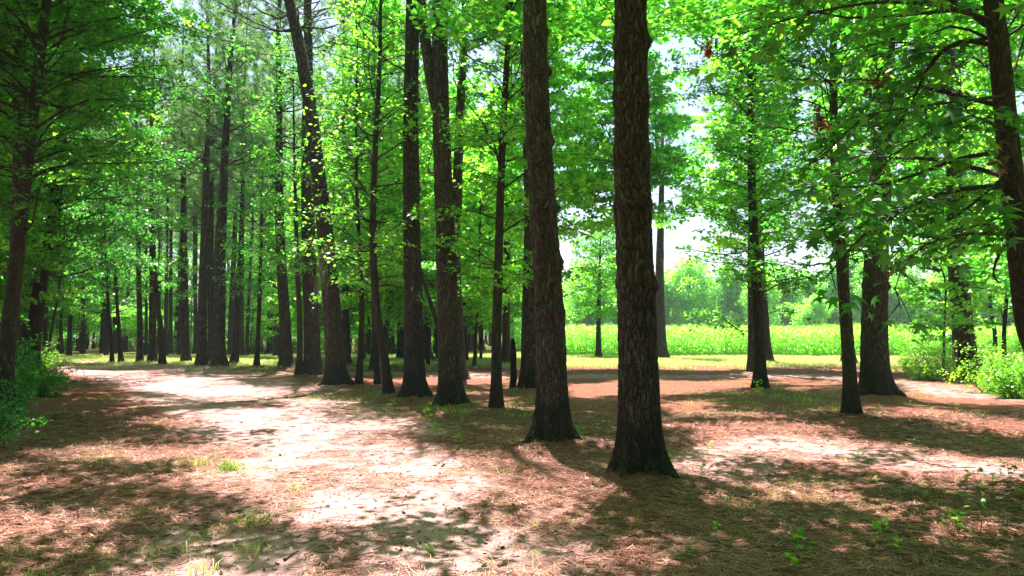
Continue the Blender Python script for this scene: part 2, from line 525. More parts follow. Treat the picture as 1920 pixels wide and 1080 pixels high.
def needle_tufts(C, D, size, n):
    """radiating needles: thin blades"""
    M = len(C)
    d = rng.normal(0, 1, (M, n, 3)); d /= np.linalg.norm(d, axis=2, keepdims=True)
    d = d + D[:, None] * .9; d /= np.linalg.norm(d, axis=2, keepdims=True)
    L = size * rng.uniform(.7, 1.15, (M, n, 1))
    s = np.cross(d, rng.normal(0, 1, (M, n, 3))); s /= np.linalg.norm(s, axis=2, keepdims=True) + 1e-9
    w_ = size * .032
    base = C[:, None] + d * .02
    tip = base + d * L; tip[..., 2] -= .12 * L[..., 0]
    V = np.stack([base - s * w_, base + s * w_, tip], 2).reshape(-1, 3)
    F = np.arange(M * n * 3).reshape(-1, 3)
    return V, F, np.repeat(rng.random(M), n * 3)

def pine_crown(wood, P, r, h0, h1, spread=2.6, nwh=16, tuft=.24, dead=(3., 8.), ndead=14, world=None, nn=26, per=5.0):
    out = []
    nb = nwh * 5
    z = h0 + (h1 - h0) * (np.repeat(np.arange(nwh), 5) + rng.normal(0, .12, nb)) / nwh
    z = z.clip(h0, h1)
    i = np.clip(np.searchsorted(P[:, 2], z), 1, len(P) - 1)
    O = P[i]; az = rng.random(nb) * 2 * math.pi
    f = (z - h0) / (h1 - h0)
    L = spread * (1 - .7 * f ** 1.5) * rng.uniform(.5, 1.15, nb)
    e = rng.uniform(.05, .55, nb) + .4 * f
    D = np.stack([np.cos(az) * np.cos(e), np.sin(az) * np.cos(e), np.sin(e)], 1)
    PL = limbs(wood, O, D, L, np.minimum(r[i] * .5, .01 + .012 * L), 4, 6, -.12, .06)
    n2 = np.maximum(2, (L * per).astype(int))
    b = np.repeat(np.arange(nb), n2)
    t = rng.uniform(.35, 1, len(b))
    o2, d2 = sample_pl(PL, b, t)
    dd = unit(d2 * .7 + rng.normal(0, .5, d2.shape))
    L2 = rng.uniform(.15, .7, len(b))
    PL2 = limbs(wood, o2, dd, L2, np.full(len(b), .008), 3, 3, -.2, .05)
    b3 = np.repeat(np.arange(len(b)), 3)
    t3 = np.tile([1.0, .75, .5], len(b))
    c, d = sample_pl(PL2, b3, t3)
    c = c + rng.normal(0, .06, c.shape)
    if world is not None:
        k = keep_leaf(c + world, .93 if world[1] < 30 else .3); c = c[k]; d = d[k]
    if ndead:
        z = rng.uniform(dead[0], dead[1], ndead)
        i = np.clip(np.searchsorted(P[:, 2], z), 1, len(P) - 1)
        az = rng.random(ndead) * 2 * math.pi; e = rng.uniform(-.1, .7, ndead)
        D = np.stack([np.cos(az) * np.cos(e), np.sin(az) * np.cos(e), np.sin(e)], 1)
        L = rng.uniform(.25, 2.2, ndead) ** 1.0
        PLd = limbs(wood, P[i], D, L, .006 + .008 * L, 4, 6, -.1, .09)
        bb = rng.integers(0, ndead, ndead * 3)
        o, dq = sample_pl(PLd, bb, rng.uniform(.3, .95, len(bb)))
        limbs(wood, o, unit(dq + rng.normal(0, .6, dq.shape)), rng.uniform(.15, .8, len(bb)), np.full(len(bb), .006), 3, 4, 0, .08)
    return needle_tufts(c, d, tuft, nn)

def in_view_right_gap(W):
    return np.ones(len(W), bool)

# ------------------------------------------------------------------ tree list (base and bends read off the photograph, placed at their own depth)
# kind, label, base, bends, width in photo px near eye height, height m, options
TREES = [
 ('pine', 'thickest pine, its blackened flared foot on a needle mound at the middle right', (1203,904), [(1196,700),(1194,600),(1186,400),(1183,200),(1182,0)], 70, 23, dict(dense=1, wh=(2.05,2.9,3.5,4.1,4.75))),
 ('pine', 'large red brown pine with swollen knots, left of the thickest pine', (1036,838), [(1034,700),(1032,600),(1019,400),(1008,200),(1003,0)], 53, 23, dict(dense=1, wh=(1.8,2.5,3.3,4.3,5.3,5.9))),
 ('pine', 'dark pine half hidden behind the left edge of the large knotted pine', (995,735), [(994,600),(997,400),(990,200),(985,60)], 32, 22, {}),
 ('pine', 'tall pine forking into two upright stems above head height', (845,766), [(842,650),(839,560),(834,400),(829,270),(826,180),(825,0)], 39, 22, dict(fork=1, dense=1, wh=(3.1,4.6))),
 ('pine', 'pale upper trunk leaning right, close behind the forked pine', (861,714), [(857,600),(853,500),(856,400),(862,230),(872,40)], 24, 22, {}),
 ('pine', 'straight thick pine with the leaning dead pole against it', (777,750), [(776,600),(772,400),(771,200),(774,0)], 35, 23, dict(dense=1, wh=(2.9,5.0))),
 ('pine', 'pine bending left as it rises, grey moss hanging beside it', (633,728), [(626,640),(620,560),(611,450),(597,330),(585,230),(568,120),(542,0)], 33, 21, dict(dense=1)),
 ('pine', 'dark straight pine just behind the left bending pine', (587,708), [(584,600),(580,500),(577,400),(576,250),(578,100)], 29, 22, {}),
 ('pine', 'medium pine standing alone over grass in the left half of the row', (538,693), [(534,600),(528,500),(524,400),(523,220),(522,80)], 21, 21, {}),
 ('pine', 'pine with many bare upturned dead branches beside the lane', (411,690), [(411,620),(413,520),(417,400),(424,250),(429,160)], 22, 20, dict(nd=40, dd=(5,13))),
 ('pine', 'slim pine directly left of the pine with bare dead branches', (378,687), [(379,600),(382,480),(386,350),(391,180)], 17, 20, dict(nd=26, dd=(5,12))),
 ('pine', 'pine trunk showing between the two branchy lane side pines', (398,680), [(396,600),(395,500),(396,380),(398,240)], 14, 20, dict(nd=10, dd=(5,12))),
 ('pine', 'straight dark pine fourth from the lane bend', (349,680), [(347,600),(345,480),(344,380),(343,250)], 15, 20, dict(nd=14, dd=(4,11))),
 ('pine', 'dark slim pine close right of the curved sapling by the lane', (287,682), [(286,600),(286,480),(284,380),(283,250)], 13, 19, {}),
 ('pine', 'dark pine left of the curved sapling where the lane bends', (262,682), [(262,600),(260,500),(259,380)], 10, 18, {}),
 ('pine', 'pine thicker than its neighbours behind the sunlit lane bend', (194,666), [(194,600),(193,520),(192,400)], 10, 20, {}),
 ('pine', 'distant pine standing at the middle of the lane end', (156,666), [(156,600),(155,520),(154,420)], 8, 20, {}),
 ('pine', 'red brown pine seen between the straight thick pine and the forked pine', (798,681), [(795,600),(792,500),(790,380),(788,250)], 22, 22, {}),
 ('pine', 'dark footed pine just left of the straight thick pine, further back', (752,674), [(752,600),(751,480),(750,350)], 15, 22, {}),
 ('pine', 'pine behind the slender twin saplings left of the straight thick pine', (732,661), [(730,600),(729,480),(728,350)], 17, 22, {}),
 ('pine', 'brown pine right of the left bending pine, further back', (650,688), [(648,600),(646,500),(645,380)], 14, 21, {}),
 ('pine', 'grey pine far behind, between the slender sapling and left bending pine', (690,661), [(690,600),(689,500),(688,400)], 8, 21, {}),
 ('pine', 'narrow pine left of the medium pine over grass', (519,669), [(518,600),(516,520),(514,400)], 12, 21, {}),
 ('pine', 'leaning brown pine right of the branchy lane side pine', (440,683), [(443,620),(447,540),(452,450),(455,350)], 12, 20, {}),
 ('pine', 'paler pine beside the leaning brown pine', (452,668), [(452,600),(453,520),(454,420)], 10, 21, {}),
 ('pine', 'sunlit pine in the grassy gap right of the forked pine', (884,659), [(883,600),(881,500),(878,380)], 14, 22, {}),
 ('pine', 'pine beside the sunlit pine in the grassy gap, its right neighbour', (903,657), [(901,600),(901,500),(899,380)], 10, 21, {}),
 ('pine', 'pale straight pine between the slender green sapling and the knotted pine', (949,684), [(949,600),(950,500),(953,380),(956,250)], 15, 22, {}),
 ('pine', 'slim pine seen close right of the thickest pine at the field edge', (1241,672), [(1238,600),(1237,500),(1240,380),(1242,280),(1240,190)], 20, 17, dict(nd=20, dd=(5,13), h0=11)),
 ('pine', 'brown pine just behind the leafy slender gum at the field edge', (1411,701), [(1411,640),(1410,560),(1409,450)], 17, 21, dict(nd=18, dd=(5,12))),
 ('pine', 'grey pine right behind the leafy slender gum, nearer the corn', (1437,681), [(1433,620),(1427,520),(1422,400),(1418,300)], 20, 21, dict(nd=18, dd=(5,12))),
 ('pine', 'broad dark pine with flared foot at the right of the clearing', (1642,750), [(1640,620),(1643,500),(1650,350),(1655,200),(1665,0)], 45, 23, dict(dense=1, wh=(2.6,4.2))),
 ('pine', 'grey pine seen just left of the broad dark pine, nearer the corn', (1591,683), [(1588,620),(1583,540),(1584,400),(1588,250)], 20, 21, {}),
 ('pine', 'leaning pine rising out of the bright shrubs at the right', (1813,702), [(1806,620),(1799,540),(1793,440),(1789,300),(1788,180)], 36, 21, dict(dense=1)),
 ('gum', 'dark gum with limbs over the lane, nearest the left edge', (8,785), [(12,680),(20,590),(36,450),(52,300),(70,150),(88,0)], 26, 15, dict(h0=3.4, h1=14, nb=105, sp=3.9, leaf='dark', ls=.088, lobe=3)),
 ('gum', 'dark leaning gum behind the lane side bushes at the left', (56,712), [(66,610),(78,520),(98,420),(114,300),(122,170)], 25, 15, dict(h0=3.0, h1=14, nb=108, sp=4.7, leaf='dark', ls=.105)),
 ('gum', 'thin bowed stem curving up between the left bushes and the lane', (85,692), [(93,640),(104,580),(112,530),(117,480)], 5, 9, dict(h0=5.5, h1=9, nb=27, sp=2.0, leaf='dark')),
 ('gum', 'slender curved sapling by the lane with a kinked stem', (305,686), [(302,620),(294,560),(288,470),(287,350)], 10, 12, dict(h0=3.4, h1=12, nb=68, sp=2.9)),
 ('gum', 'thin leaning sapling second from the lane bend', (227,680), [(223,620),(219,560),(216,480),(214,380)], 7, 10, dict(h0=3.0, h1=10, nb=57, sp=2.9)),
 ('gum', 'thin sapling nearest the sunlit lane bend', (211,681), [(207,620),(202,560),(198,480),(196,400)], 6, 10, dict(h0=3.0, h1=10, nb=54, sp=2.9)),
 ('gum', 'slender gum over grass between the lane side pines and the medium pine', (481,690), [(485,600),(488,520),(490,430),(492,300)], 8, 12, dict(h0=2.9, h1=12, nb=81, sp=3.0)),
 ('gum', 'thin stem close left of the dark straight pine', (561,709), [(562,620),(559,540),(556,450),(552,300)], 10, 12, dict(h0=3.0, h1=12, nb=74, sp=2.8)),
 ('gum', 'slender upright sapling over grass, right of the left bending pine', (672,727), [(677,640),(678,560),(673,450),(668,320)], 10, 11, dict(h0=2.6, h1=11, nb=78, sp=2.7)),
 ('gum', 'dark thin sapling close left of the bowed sapling', (708,722), [(706,640),(705,560),(704,460),(706,350)], 9, 12, dict(h0=2.8, h1=12, nb=68, sp=2.7)),
 ('gum', 'bowed sapling whose foot kicks right, beside the straight thick pine', (729,748), [(722,680),(709,600),(702,520),(699,420),(705,250),(712,120)], 15, 13, dict(h0=2.5, h1=13, nb=95, sp=2.8)),
 ('gum', 'slender leafy gum between the forked pine and the knotted pine', (930,772), [(931,680),(932,600),(936,450),(941,300),(948,160),(955,40)], 18, 13, dict(h0=2.0, h1=13, nb=98, sp=2.4, lobe=3)),
 ('gum', 'small round crowned gum alone on the grass before the corn', (1122,670), [(1122,620),(1123,560),(1125,480),(1128,400)], 9, 9.2, dict(h0=2.4, h1=9.2, nb=102, sp=3.6, ls=.12)),
 ('gum', 'slender leafy gum with a dark stem in front of two pines', (1425,732), [(1424,660),(1421,600),(1414,450),(1409,330),(1407,180)], 20, 13, dict(h0=1.9, h1=13, nb=130, sp=2.7, lobe=3)),
 ('gum', 'slim brown gum standing nearest on the right side of the clearing', (1596,785), [(1592,690),(1586,600),(1578,500),(1570,380),(1563,220)], 22, 12, dict(h0=2.6, h1=12, nb=85, sp=2.5, lobe=3)),
]
BASES = []
for T in TREES:
    g = G(*T[2]); BASES.append((g[0], g[1], T[4] / 2 / FPX * g[1]))
EDGE_GUM = G(1975, 930)
BASES.append((EDGE_GUM[0], EDGE_GUM[1], .12))
BA = np.array(BASES)

def ground_z(x, y):
    z = (fbm(x * .35, y * .35, 41, 3) - .5) * .16 + (fbm(x * 2.2, y * 2.2, 45, 3) - .5) * .045
    z = z * sstep(1500, 20, np.hypot(x, y))
    for bx, by, br in BASES:
        if by > 40: continue
        d2 = (x - bx) ** 2 + (y - by) ** 2
        z = z + (.5 * min(br, .3) + .02) * np.exp(-d2 / (2 * (br + .32) ** 2))
    return z
def gz(x, y):
    return float(ground_z(np.array([x]), np.array([y]))[0])

# ------------------------------------------------------------------ ground
def line_dist(x, y, pts):
    best = np.full(x.shape, 1e9)
    for a, b in zip(pts[:-1], pts[1:]):
        dx, dy = b[0] - a[0], b[1] - a[1]
        t = np.clip(((x - a[0]) * dx + (y - a[1]) * dy) / (dx * dx + dy * dy), 0, 1)
        best = np.minimum(best, np.hypot(x - a[0] - t * dx, y - a[1] - t * dy))
    return best
LANE = [G(u, v)[:2] for u, v in ((640,1500),(660,1080),(690,930),(640,840),(520,765),(380,715),(230,690),(150,682))]
LIT_CROSS_LANE = [G(u, v)[:2] for u, v in ((520,700),(760,700),(1060,708),(1300,705),(1560,706),(1900,745))]  # crossing lane; its paleness is mostly sunlight put in as sand
LIT_BAND = [G(u, v)[:2] for u, v in ((1300,880),(1480,825),(1700,860),(1960,890))]  # pale band of partial sand standing in for sunlit floor
def masks(x, y):
    wx = x + (fbm(x * .8, y * .8, 51) - .5) * 1.2; wy = y + (fbm(x * .8, y * .8, 57) - .5) * 1.2
    ex = np.clip(y - 10, 0, 40); sand = (1 - sstep(0, 1, (line_dist(wx, wy, LANE) - .9 - .05 * ex) / (1.6 + .03 * ex))) * (1 - .45 * sstep(.5, .62, fbm(x * .9 + 9, y * .9, 77)))
    sand = np.maximum(sand, (1 - sstep(.5, 2.2, line_dist(wx, wy, LIT_CROSS_LANE))) * .55)
    sand = np.maximum(sand, (1 - sstep(.3, 1.5, line_dist(wx, wy, LIT_BAND))) * .75)
    n = fbm(x * .9, y * .9, 61, 4)
    u, v = proj(x, np.maximum(y, 1), np.zeros_like(x))
    grass = sstep(.58, .72, n) * .35
    far = sstep(34, 39, y)
    grass = np.maximum(grass, far * sstep(.28, .5, fbm(x * .5, y * .35, 66) + .12 + .3 * sstep(40, 46, y)))
    for (cu, cv, ru, rv, a) in ((880,790,190,36,.6),(380,870,230,22,.7),(150,860,170,30,.7),(1440,748,150,16,.9),(640,745,140,18,.5),(430,880,70,20,1.),(1500,730,400,22,.3),(500,700,180,16,.5),(900,1010,0.1,.1,0),(480,930,70,40,.4)):
        g = np.exp(-(((u - cu) / max(ru, 1)) ** 2 + ((v - cv) / max(rv, 1)) ** 2)) * a
        grass = np.maximum(grass, g * sstep(.34, .55, fbm(x * 1.7, y * 1.7, 71)))
    grass = grass * (1 - sand * .75 * (1 - far * .5))
    return sand, np.clip(grass, 0, 1)

def axis(parts):
    out = []
    for a, b, s in parts:
        out.append(np.arange(a, b, s))
    return np.concatenate(out + [np.array([parts[-1][1]])])
gx = np.concatenate([-np.geomspace(1500, 30, 26)[:-1], axis([(-30, -13, .3), (-13, 15, .09), (15, 40, .3)]), np.geomspace(41, 1500, 26)])
gy = np.concatenate([-np.geomspace(600, 4, 12)[:-1], axis([(-4, 2, .3), (2, 13, .06), (13, 26, .11), (26, 60, .3)]), np.geomspace(61, 2500, 30)])
X, Y = np.meshgrid(gx, gy)
Z = ground_z(X, Y)
sm, gm = masks(X.ravel(), Y.ravel())
V = np.stack([X.ravel(), Y.ravel(), Z.ravel()], 1)
nx, ny = len(gx), len(gy)
ii = (np.arange(ny - 1)[:, None] * nx + np.arange(nx - 1)[None]).ravel()
F = np.stack([ii, ii + 1, ii + nx + 1, ii + nx], 1)
m, n, o = mat('forest_floor')
tc = N(n, 'ShaderNodeTexCoord')
a1 = N(n, 'ShaderNodeAttribute', attribute_name='sand'); a2 = N(n, 'ShaderNodeAttribute', attribute_name='grassy')
nf = N(n, 'ShaderNodeTexNoise', i_Scale=55.0, i_Detail=5.0, i_Roughness=.7); n.links.new(tc.outputs['Object'], nf.inputs['Vector'])
nm = N(n, 'ShaderNodeTexNoise', i_Scale=3.2, i_Detail=5.0, i_Roughness=.65); n.links.new(tc.outputs['Object'], nm.inputs['Vector'])
# matted needles: stretched noise in three directions
st = []
for k, ang in enumerate((.3, 1.4, 2.5)):
    mp = N(n, 'ShaderNodeMapping'); mp.inputs['Rotation'].default_value = (0, 0, ang); mp.inputs['Scale'].default_value = (150, 14, 1)
    n.links.new(tc.outputs['Object'], mp.inputs[0])
    s_ = N(n, 'ShaderNodeTexNoise', i_Scale=1.0, i_Detail=1.0); n.links.new(mp.outputs[0], s_.inputs['Vector']); st.append(s_.outputs[0])
mat_ = math_(n, 'MAXIMUM', math_(n, 'MAXIMUM', st[0], st[1]), st[2])
needle = ramp(n, mat_, [(.45, (.06, .018, .011)), (.58, (.23, .072, .042)), (.72, (.48, .225, .16))])
sandc = ramp(n, nf.outputs[0], [(.3, (.34, .18, .165)), (.5, (.55, .335, .32)), (.75, (.70, .48, .47))])
sf = math_(n, 'ADD', a1.outputs['Fac'], math_(n, 'MULTIPLY', math_(n, 'SUBTRACT', nm.outputs[0], .5), 1.6))
sf = ramp(n, sf, [(.25, 0.0), (.8, 1.0)])
col = mixc(n, math_(n, 'MULTIPLY', sf, .85), needle, sandc)
duff = ramp(n, nm.outputs[0], [(.38, 0.7), (.5, 0.0)])
col = mixc(n, duff, col, mixc(n, .5, col, (.05, .028, .02)))
gcol = ramp(n, nf.outputs[0], [(.3, (.05, .075, .018)), (.6, (.13, .17, .035)), (.8, (.24, .24, .07))])
gf = math_(n, 'MULTIPLY', a2.outputs['Fac'], ramp(n, nm.outputs[0], [(.3, .35), (.6, 1.0)]))
col = mixc(n, gf, col, gcol)
p = N(n, 'ShaderNodeBsdfPrincipled'); p.inputs['Roughness'].default_value = .9; p.inputs['Specular IOR Level'].default_value = .15
n.links.new(col, p.inputs['Base Color']); n.links.new(p.outputs[0], o.inputs[0])
hb = math_(n, 'ADD', math_(n, 'MULTIPLY', mat_, .8), math_(n, 'MULTIPLY', nf.outputs[0], .9))
hb = math_(n, 'ADD', hb, math_(n, 'MULTIPLY', nm.outputs[0], 2.5))
bp = N(n, 'ShaderNodeBump'); bp.inputs['Strength'].default_value = .8; bp.inputs['Distance'].default_value = .05
n.links.new(hb, bp.inputs['Height']); n.links.new(bp.outputs[0], p.inputs['Normal'])
ground = link('ground', mesh_np('ground', V, [F], m, {'sand': sm, 'grassy': gm}, True))
tag(ground, 'sandy forest floor of pine needles, bare lane and grass patches', 'ground', kind='structure')

# ------------------------------------------------------------------ trees
CROWN_BAG = {}
def wood_bag(): return Bag()
def build_tree(T, group=None):
    kind, label, base, bends, wpx, H, op = T
    g = G(*base)
    Yd = g[1]
    z0 = gz(g[0], g[1]) - .03
    world = np.array([g[0], g[1], z0])
    pts = [np.array([0, 0, -.12])] + [AT(u, v, Yd) - world for u, v in bends]
    # a foot that meets the ground upright
    r16 = wpx / 2 / FPX * Yd
    path = trunk_path(pts, H)
    name = 'pine_tree' if kind == 'pine' else 'gum_tree'
    root = empty(name, world, label, 'tree', group)
    wood = Bag()
    dense = op.get('dense')
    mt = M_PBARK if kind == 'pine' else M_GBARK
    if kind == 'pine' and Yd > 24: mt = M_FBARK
    near = Yd < 12
    S = (150 if near else 72) if dense else (20 if Yd < 25 else 12)
    step = (.022 if near else .05) if dense else .3
    if dense:
        # fine mesh only for the part one can see; the rest coarser
        zc = op.get('zc', (CAMZ + .5 * Yd) + 1.0)
        fine = catmull(path, 400); fine = fine[fine[:, 2] <= zc]
        P, r = trunk_mesh(wood, np.vstack([fine[::8], fine[-1:]]), r16, H, S, step, op.get('flare', .5), op.get('wh', ()))
        up = catmull(path, 200); up = up[up[:, 2] > zc - .3]
        P2, r2 = trunk_mesh(wood, up, r16, H, 12, .4, 0)
        P = np.vstack([P, P2]); r = np.concatenate([r, r2])
    else:
        P, r = trunk_mesh(wood, path, r16, H, S, step, op.get('flare', .5), op.get('wh', ()))
    if op.get('fork'):
        f = [AT(u, v, Yd) - world for u, v in ((832,230),(818,200),(806,130),(795,60),(788,0))]
        fp = trunk_path(f, H * .9)
        m_ = 40; FP = catmull(fp, m_)
        rr = np.interp(FP[:, 2], [FP[0, 2], H * .9], [.14, .02])
        Vv, q = tubes(FP[None], rr[None], 16); wood.add(Vv, q)
    if kind == 'pine':
        h0 = op.get('h0', H * (.50 if Yd < 26 else .46))
        vtop = CAMZ + .47 * Yd
        crown = pine_crown(wood, P, r, h0, H * .99, 2.7 if Yd > 14 else 2.2, 15, .26, op.get('dd', (4.5, h0)), op.get('nd', 10), world, 22 if vtop > h0 else 10, 4.2)
        cm = M_PINE
        cname = 'crown'
    else:
        shape = {3: LEAF3, 5: LEAF5}.get(op.get('lobe'), LEAF4)
        crown = gum_crown(wood, P, r, op['h0'], op['h1'], op['nb'], op['sp'], op.get('ls', .12 if op.get('lobe') else .098), 1.25 if op.get('lobe') else 1.0, shape, None, world, fstr=.45 if op.get('lobe') and Yd > 12.5 else .7, ls_dark=op.get('leaf') == 'dark')
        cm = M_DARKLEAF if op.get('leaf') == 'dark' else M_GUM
        cname = 'crown'
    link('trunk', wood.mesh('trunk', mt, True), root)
    Vv, Ff, va = crown
    link(cname, mesh_np(cname, Vv, [Ff], cm, {'var': va}), root)
    return root, P, r, world
ROOTS = []
for T in TREES:
    ROOTS.append(build_tree(T))

# ------------------------------------------------------------------ gum at the right edge: limbs reaching left over the clearing, star shaped leaves
def spray(wood, PLp, r0, n2, lmax, lsize, shape, dens=9.0, t0=.15, world=None, flat=.2):
    PLp = catmull(PLp, 14)[None]
    t = np.linspace(0, 1, 14)
    V, q = tubes(PLp, (r0 * (1 - .85 * t))[None], 7); wood.add(V, q)
    b = np.zeros(n2, int); t = rng.uniform(t0, 1, n2)
    o2, d2 = sample_pl(PLp, b, t)
    s2 = unit(np.cross(d2, np.array([0, 0, 1.0]))) * rng.choice([-1, 1], n2)[:, None]
    dd = unit(d2 * .7 + s2 * rng.uniform(.4, 1.1, n2)[:, None] + rng.normal(0, flat, (n2, 3)))
    L2 = lmax * rng.uniform(.35, 1, n2) * (1.1 - .5 * t)
    P2 = limbs(wood, o2, dd, L2, np.full(n2, .0055), 4, 5, .25, .07)
    n3 = np.maximum(3, (L2 * dens).astype(int)); b3 = np.repeat(np.arange(n2), n3)
    o3, d3 = sample_pl(P2, b3, rng.uniform(.15, 1.0, len(b3)))
    o3 = o3 + rng.normal(0, .045, o3.shape)
    if world is not None:
        k = keep_leaf(o3 + world, .4); o3 = o3[k]; d3 = d3[k]
    return leaves(o3, lsize, None, shape, unit(d3 + rng.normal(0, .35, d3.shape)), .38)
g = EDGE_GUM; z0 = gz(g[0], g[1]) - .03
world = np.array([g[0], g[1], z0]); Yd = g[1]
root = empty('gum_tree', world, 'dark gum at the right edge with limbs reaching left over the clearing', 'tree')
wood = Bag()
pts = [np.array([0, 0, -.1])] + [AT(u, v, Yd) - world for u, v in ((1956,700),(1928,600),(1904,400),(1888,250),(1872,80),(1862,0))]
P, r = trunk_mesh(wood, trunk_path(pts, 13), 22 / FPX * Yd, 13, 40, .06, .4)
lb = Bag()
def B(*q):
    return np.array([AT(u, v, y) - world for u, v, y in q])
SPR = [
 (B((1880,350,Yd),(1785,358,6.9),(1700,392,6.5),(1615,445,6.1),(1550,520,5.8)), .034, 26, 1.0),
 (B((1872,285,Yd),(1790,300,7.3),(1710,330,7.4),(1620,350,7.5),(1500,345,7.6)), .026, 26, 1.0),
 (B((1866,85,Yd),(1800,78,7.4),(1745,120,7.6),(1705,200,7.8),(1660,270,8.0)), .028, 22, .9),
 (B((1862,40,Yd),(1760,10,6.8),(1640,5,6.4),(1500,30,6.2),(1370,70,6.2)), .03, 30, 1.2),
 (B((1868,60,Yd),(1740,-20,8.0),(1600,-10,8.6),(1450,10,9.0),(1320,40,9.2)), .03, 30, 1.2),
 (B((1895,440,Yd),(1800,440,6.4),(1720,470,6.0),(1680,530,5.7),(1690,580,5.5)), .02, 20, .75),
 (B((1900,450,Yd),(1850,420,7.6),(1790,440,8.2),(1740,470,8.6)), .018, 14, .9),
 (B((1890,250,Yd),(1830,220,6.6),(1760,240,6.1),(1690,280,5.8),(1640,330,5.6)), .02, 22, .8),
 (B((1885,330,Yd),(1760,300,8.2),(1640,290,9.2),(1520,250,10.0),(1400,230,10.6)), .028, 34, 1.2),
 (B((1880,200,Yd),(1760,170,8.0),(1640,150,8.8),(1500,150,9.4),(1380,130,9.8)), .028, 34, 1.2),
 (B((1885,330,Yd),(1800,400,6.8),(1740,420,6.6),(1640,400,6.4),(1560,420,6.2)), .02, 26, .9),
 (B((1885,180,Yd),(1800,190,6.4),(1720,200,5.9),(1620,220,5.6),(1540,300,5.4)), .022, 26, .9),
 (B((1880,150,Yd),(1830,110,8.0),(1770,90,8.8),(1650,100,9.5)), .02, 20, 1.1),
 (B((1900,380,Yd),(1940,300,7.8),(1990,220,8.4),(2060,180,9)), .02, 16, 1.1),
]
for pl, r0, n2, lm in SPR:
    Vv, Ff, va = spray(wood, pl, r0, n2, lm, .135, LEAF5, 11.0, world=world)
    lb.add(Vv, Ff, va)
# dead hooked stub
st_ = B((1890,448,Yd),(1872,480,Yd - .1),(1862,512,Yd - .15),(1872,530,Yd - .2)); st_ = catmull(st_, 8)
Vv, q = tubes(st_[None], np.linspace(.02, .008, 8)[None], 6); wood.add(Vv, q)
Vv, Ff, va = gum_crown(wood, P, r, 4.5, 13, 40, 3.2, .13, 1.0, LEAF3, None, world, side=(math.pi, .35)); lb.add(Vv, Ff, va)
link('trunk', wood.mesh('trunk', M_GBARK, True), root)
link('crown', lb.mesh('crown', M_EDGE_SHADED), root)

# bigger limb of the left edge gum reaching across the track, and moss, pole, snag
def simple(name, label, cat, V, F, m_, smooth=True, loc=(0, 0, 0), group=None):
    o_ = link(name, mesh_np(name, V, F if isinstance(F, list) else [F], m_, {'var': np.zeros(len(V))}, smooth), None, loc)
    return tag(o_, label, cat, group)
# leaning dead pole against the thick pine
a = G(828, 760); yp = 16.6
pl = np.array([AT(831, 742, yp), AT(826, 640, yp + .1), AT(808, 570, yp + .3), AT(789, 510, yp + .6), AT(781, 470, yp + .9)])
Vv, q = tubes(catmull(pl, 24)[None], (.065 * np.linspace(1, .55, 24))[None], 14)
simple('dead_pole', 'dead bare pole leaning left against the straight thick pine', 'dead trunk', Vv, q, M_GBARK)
# burnt snag
sb = G(961, 734); s0 = np.array([sb[0], sb[1], gz(sb[0], sb[1]) - .05])
hs = AT(960, 638, sb[1])[2]
K = 26; S = 16
zz = np.linspace(0, hs, K); th = np.arange(S) / S * 2 * math.pi
rr = .105 * (1 - .35 * zz / hs)[:, None] * (1 + .22 * (fbm(th[None] * 1.5 + 2, zz[:, None] * 3, 81) - .5) * 2)
top = (fbm(th * 2.2, th * 0, 83) - .3) * .45 + .05 * np.cos(th * 3)
Z_ = zz[:, None] - np.clip(zz[:, None] / hs - .75, 0, 1) * 4 * np.clip(top, 0, .4)[None]
rr[-1] *= .35; rr[-2] *= .75
Vv = np.stack([rr * np.cos(th)[None] + .03 * np.sin(zz * 2)[:, None], rr * np.sin(th)[None], Z_], -1).reshape(-1, 3)
idx = np.arange(K * S).reshape(K, S); q = np.stack([idx[:-1], np.roll(idx[:-1], -1, 1), np.roll(idx[1:], -1, 1), idx[1:]], -1).reshape(-1, 4)
cap = idx[-1][None, :]
simple('burnt_snag', 'black burnt broken snag, left of the half hidden dark pine', 'snag', Vv, [q, cap], M_BLACK, True, s0)

def moss(cu, v0, v1, Yd, label, n=60, lean=-14, wd=.13):
    top = AT(cu, v0, Yd); L = abs(AT(cu, v1, Yd)[2] - top[2])
    t = rng.random(n) ** .8
    O = top + np.stack([rng.normal(0, wd, n) * (1 - t * .6) + lean / FPX * Yd * t, rng.normal(0, wd, n), -t * L * .75], 1)
    K = 5; l = L * rng.uniform(.1, .32, n)
    k = np.linspace(0, 1, K)
    PL = O[:, None] + np.stack([np.zeros((n, K)), np.zeros((n, K)), -k[None] * l[:, None]], -1) + rng.normal(0, .018, (n, K, 3))
    PL[..., 0] += (lean / FPX * Yd / L) * l[:, None] * k
    Vv, q = tubes(PL, np.full((n, K), .0032), 3)
    simple('spanish_moss', label, 'hanging moss', Vv, q, M_MOSS, False)
moss(612, 440, 590, 19.6, 'long grey beard of moss hanging in front of the left bending pine')
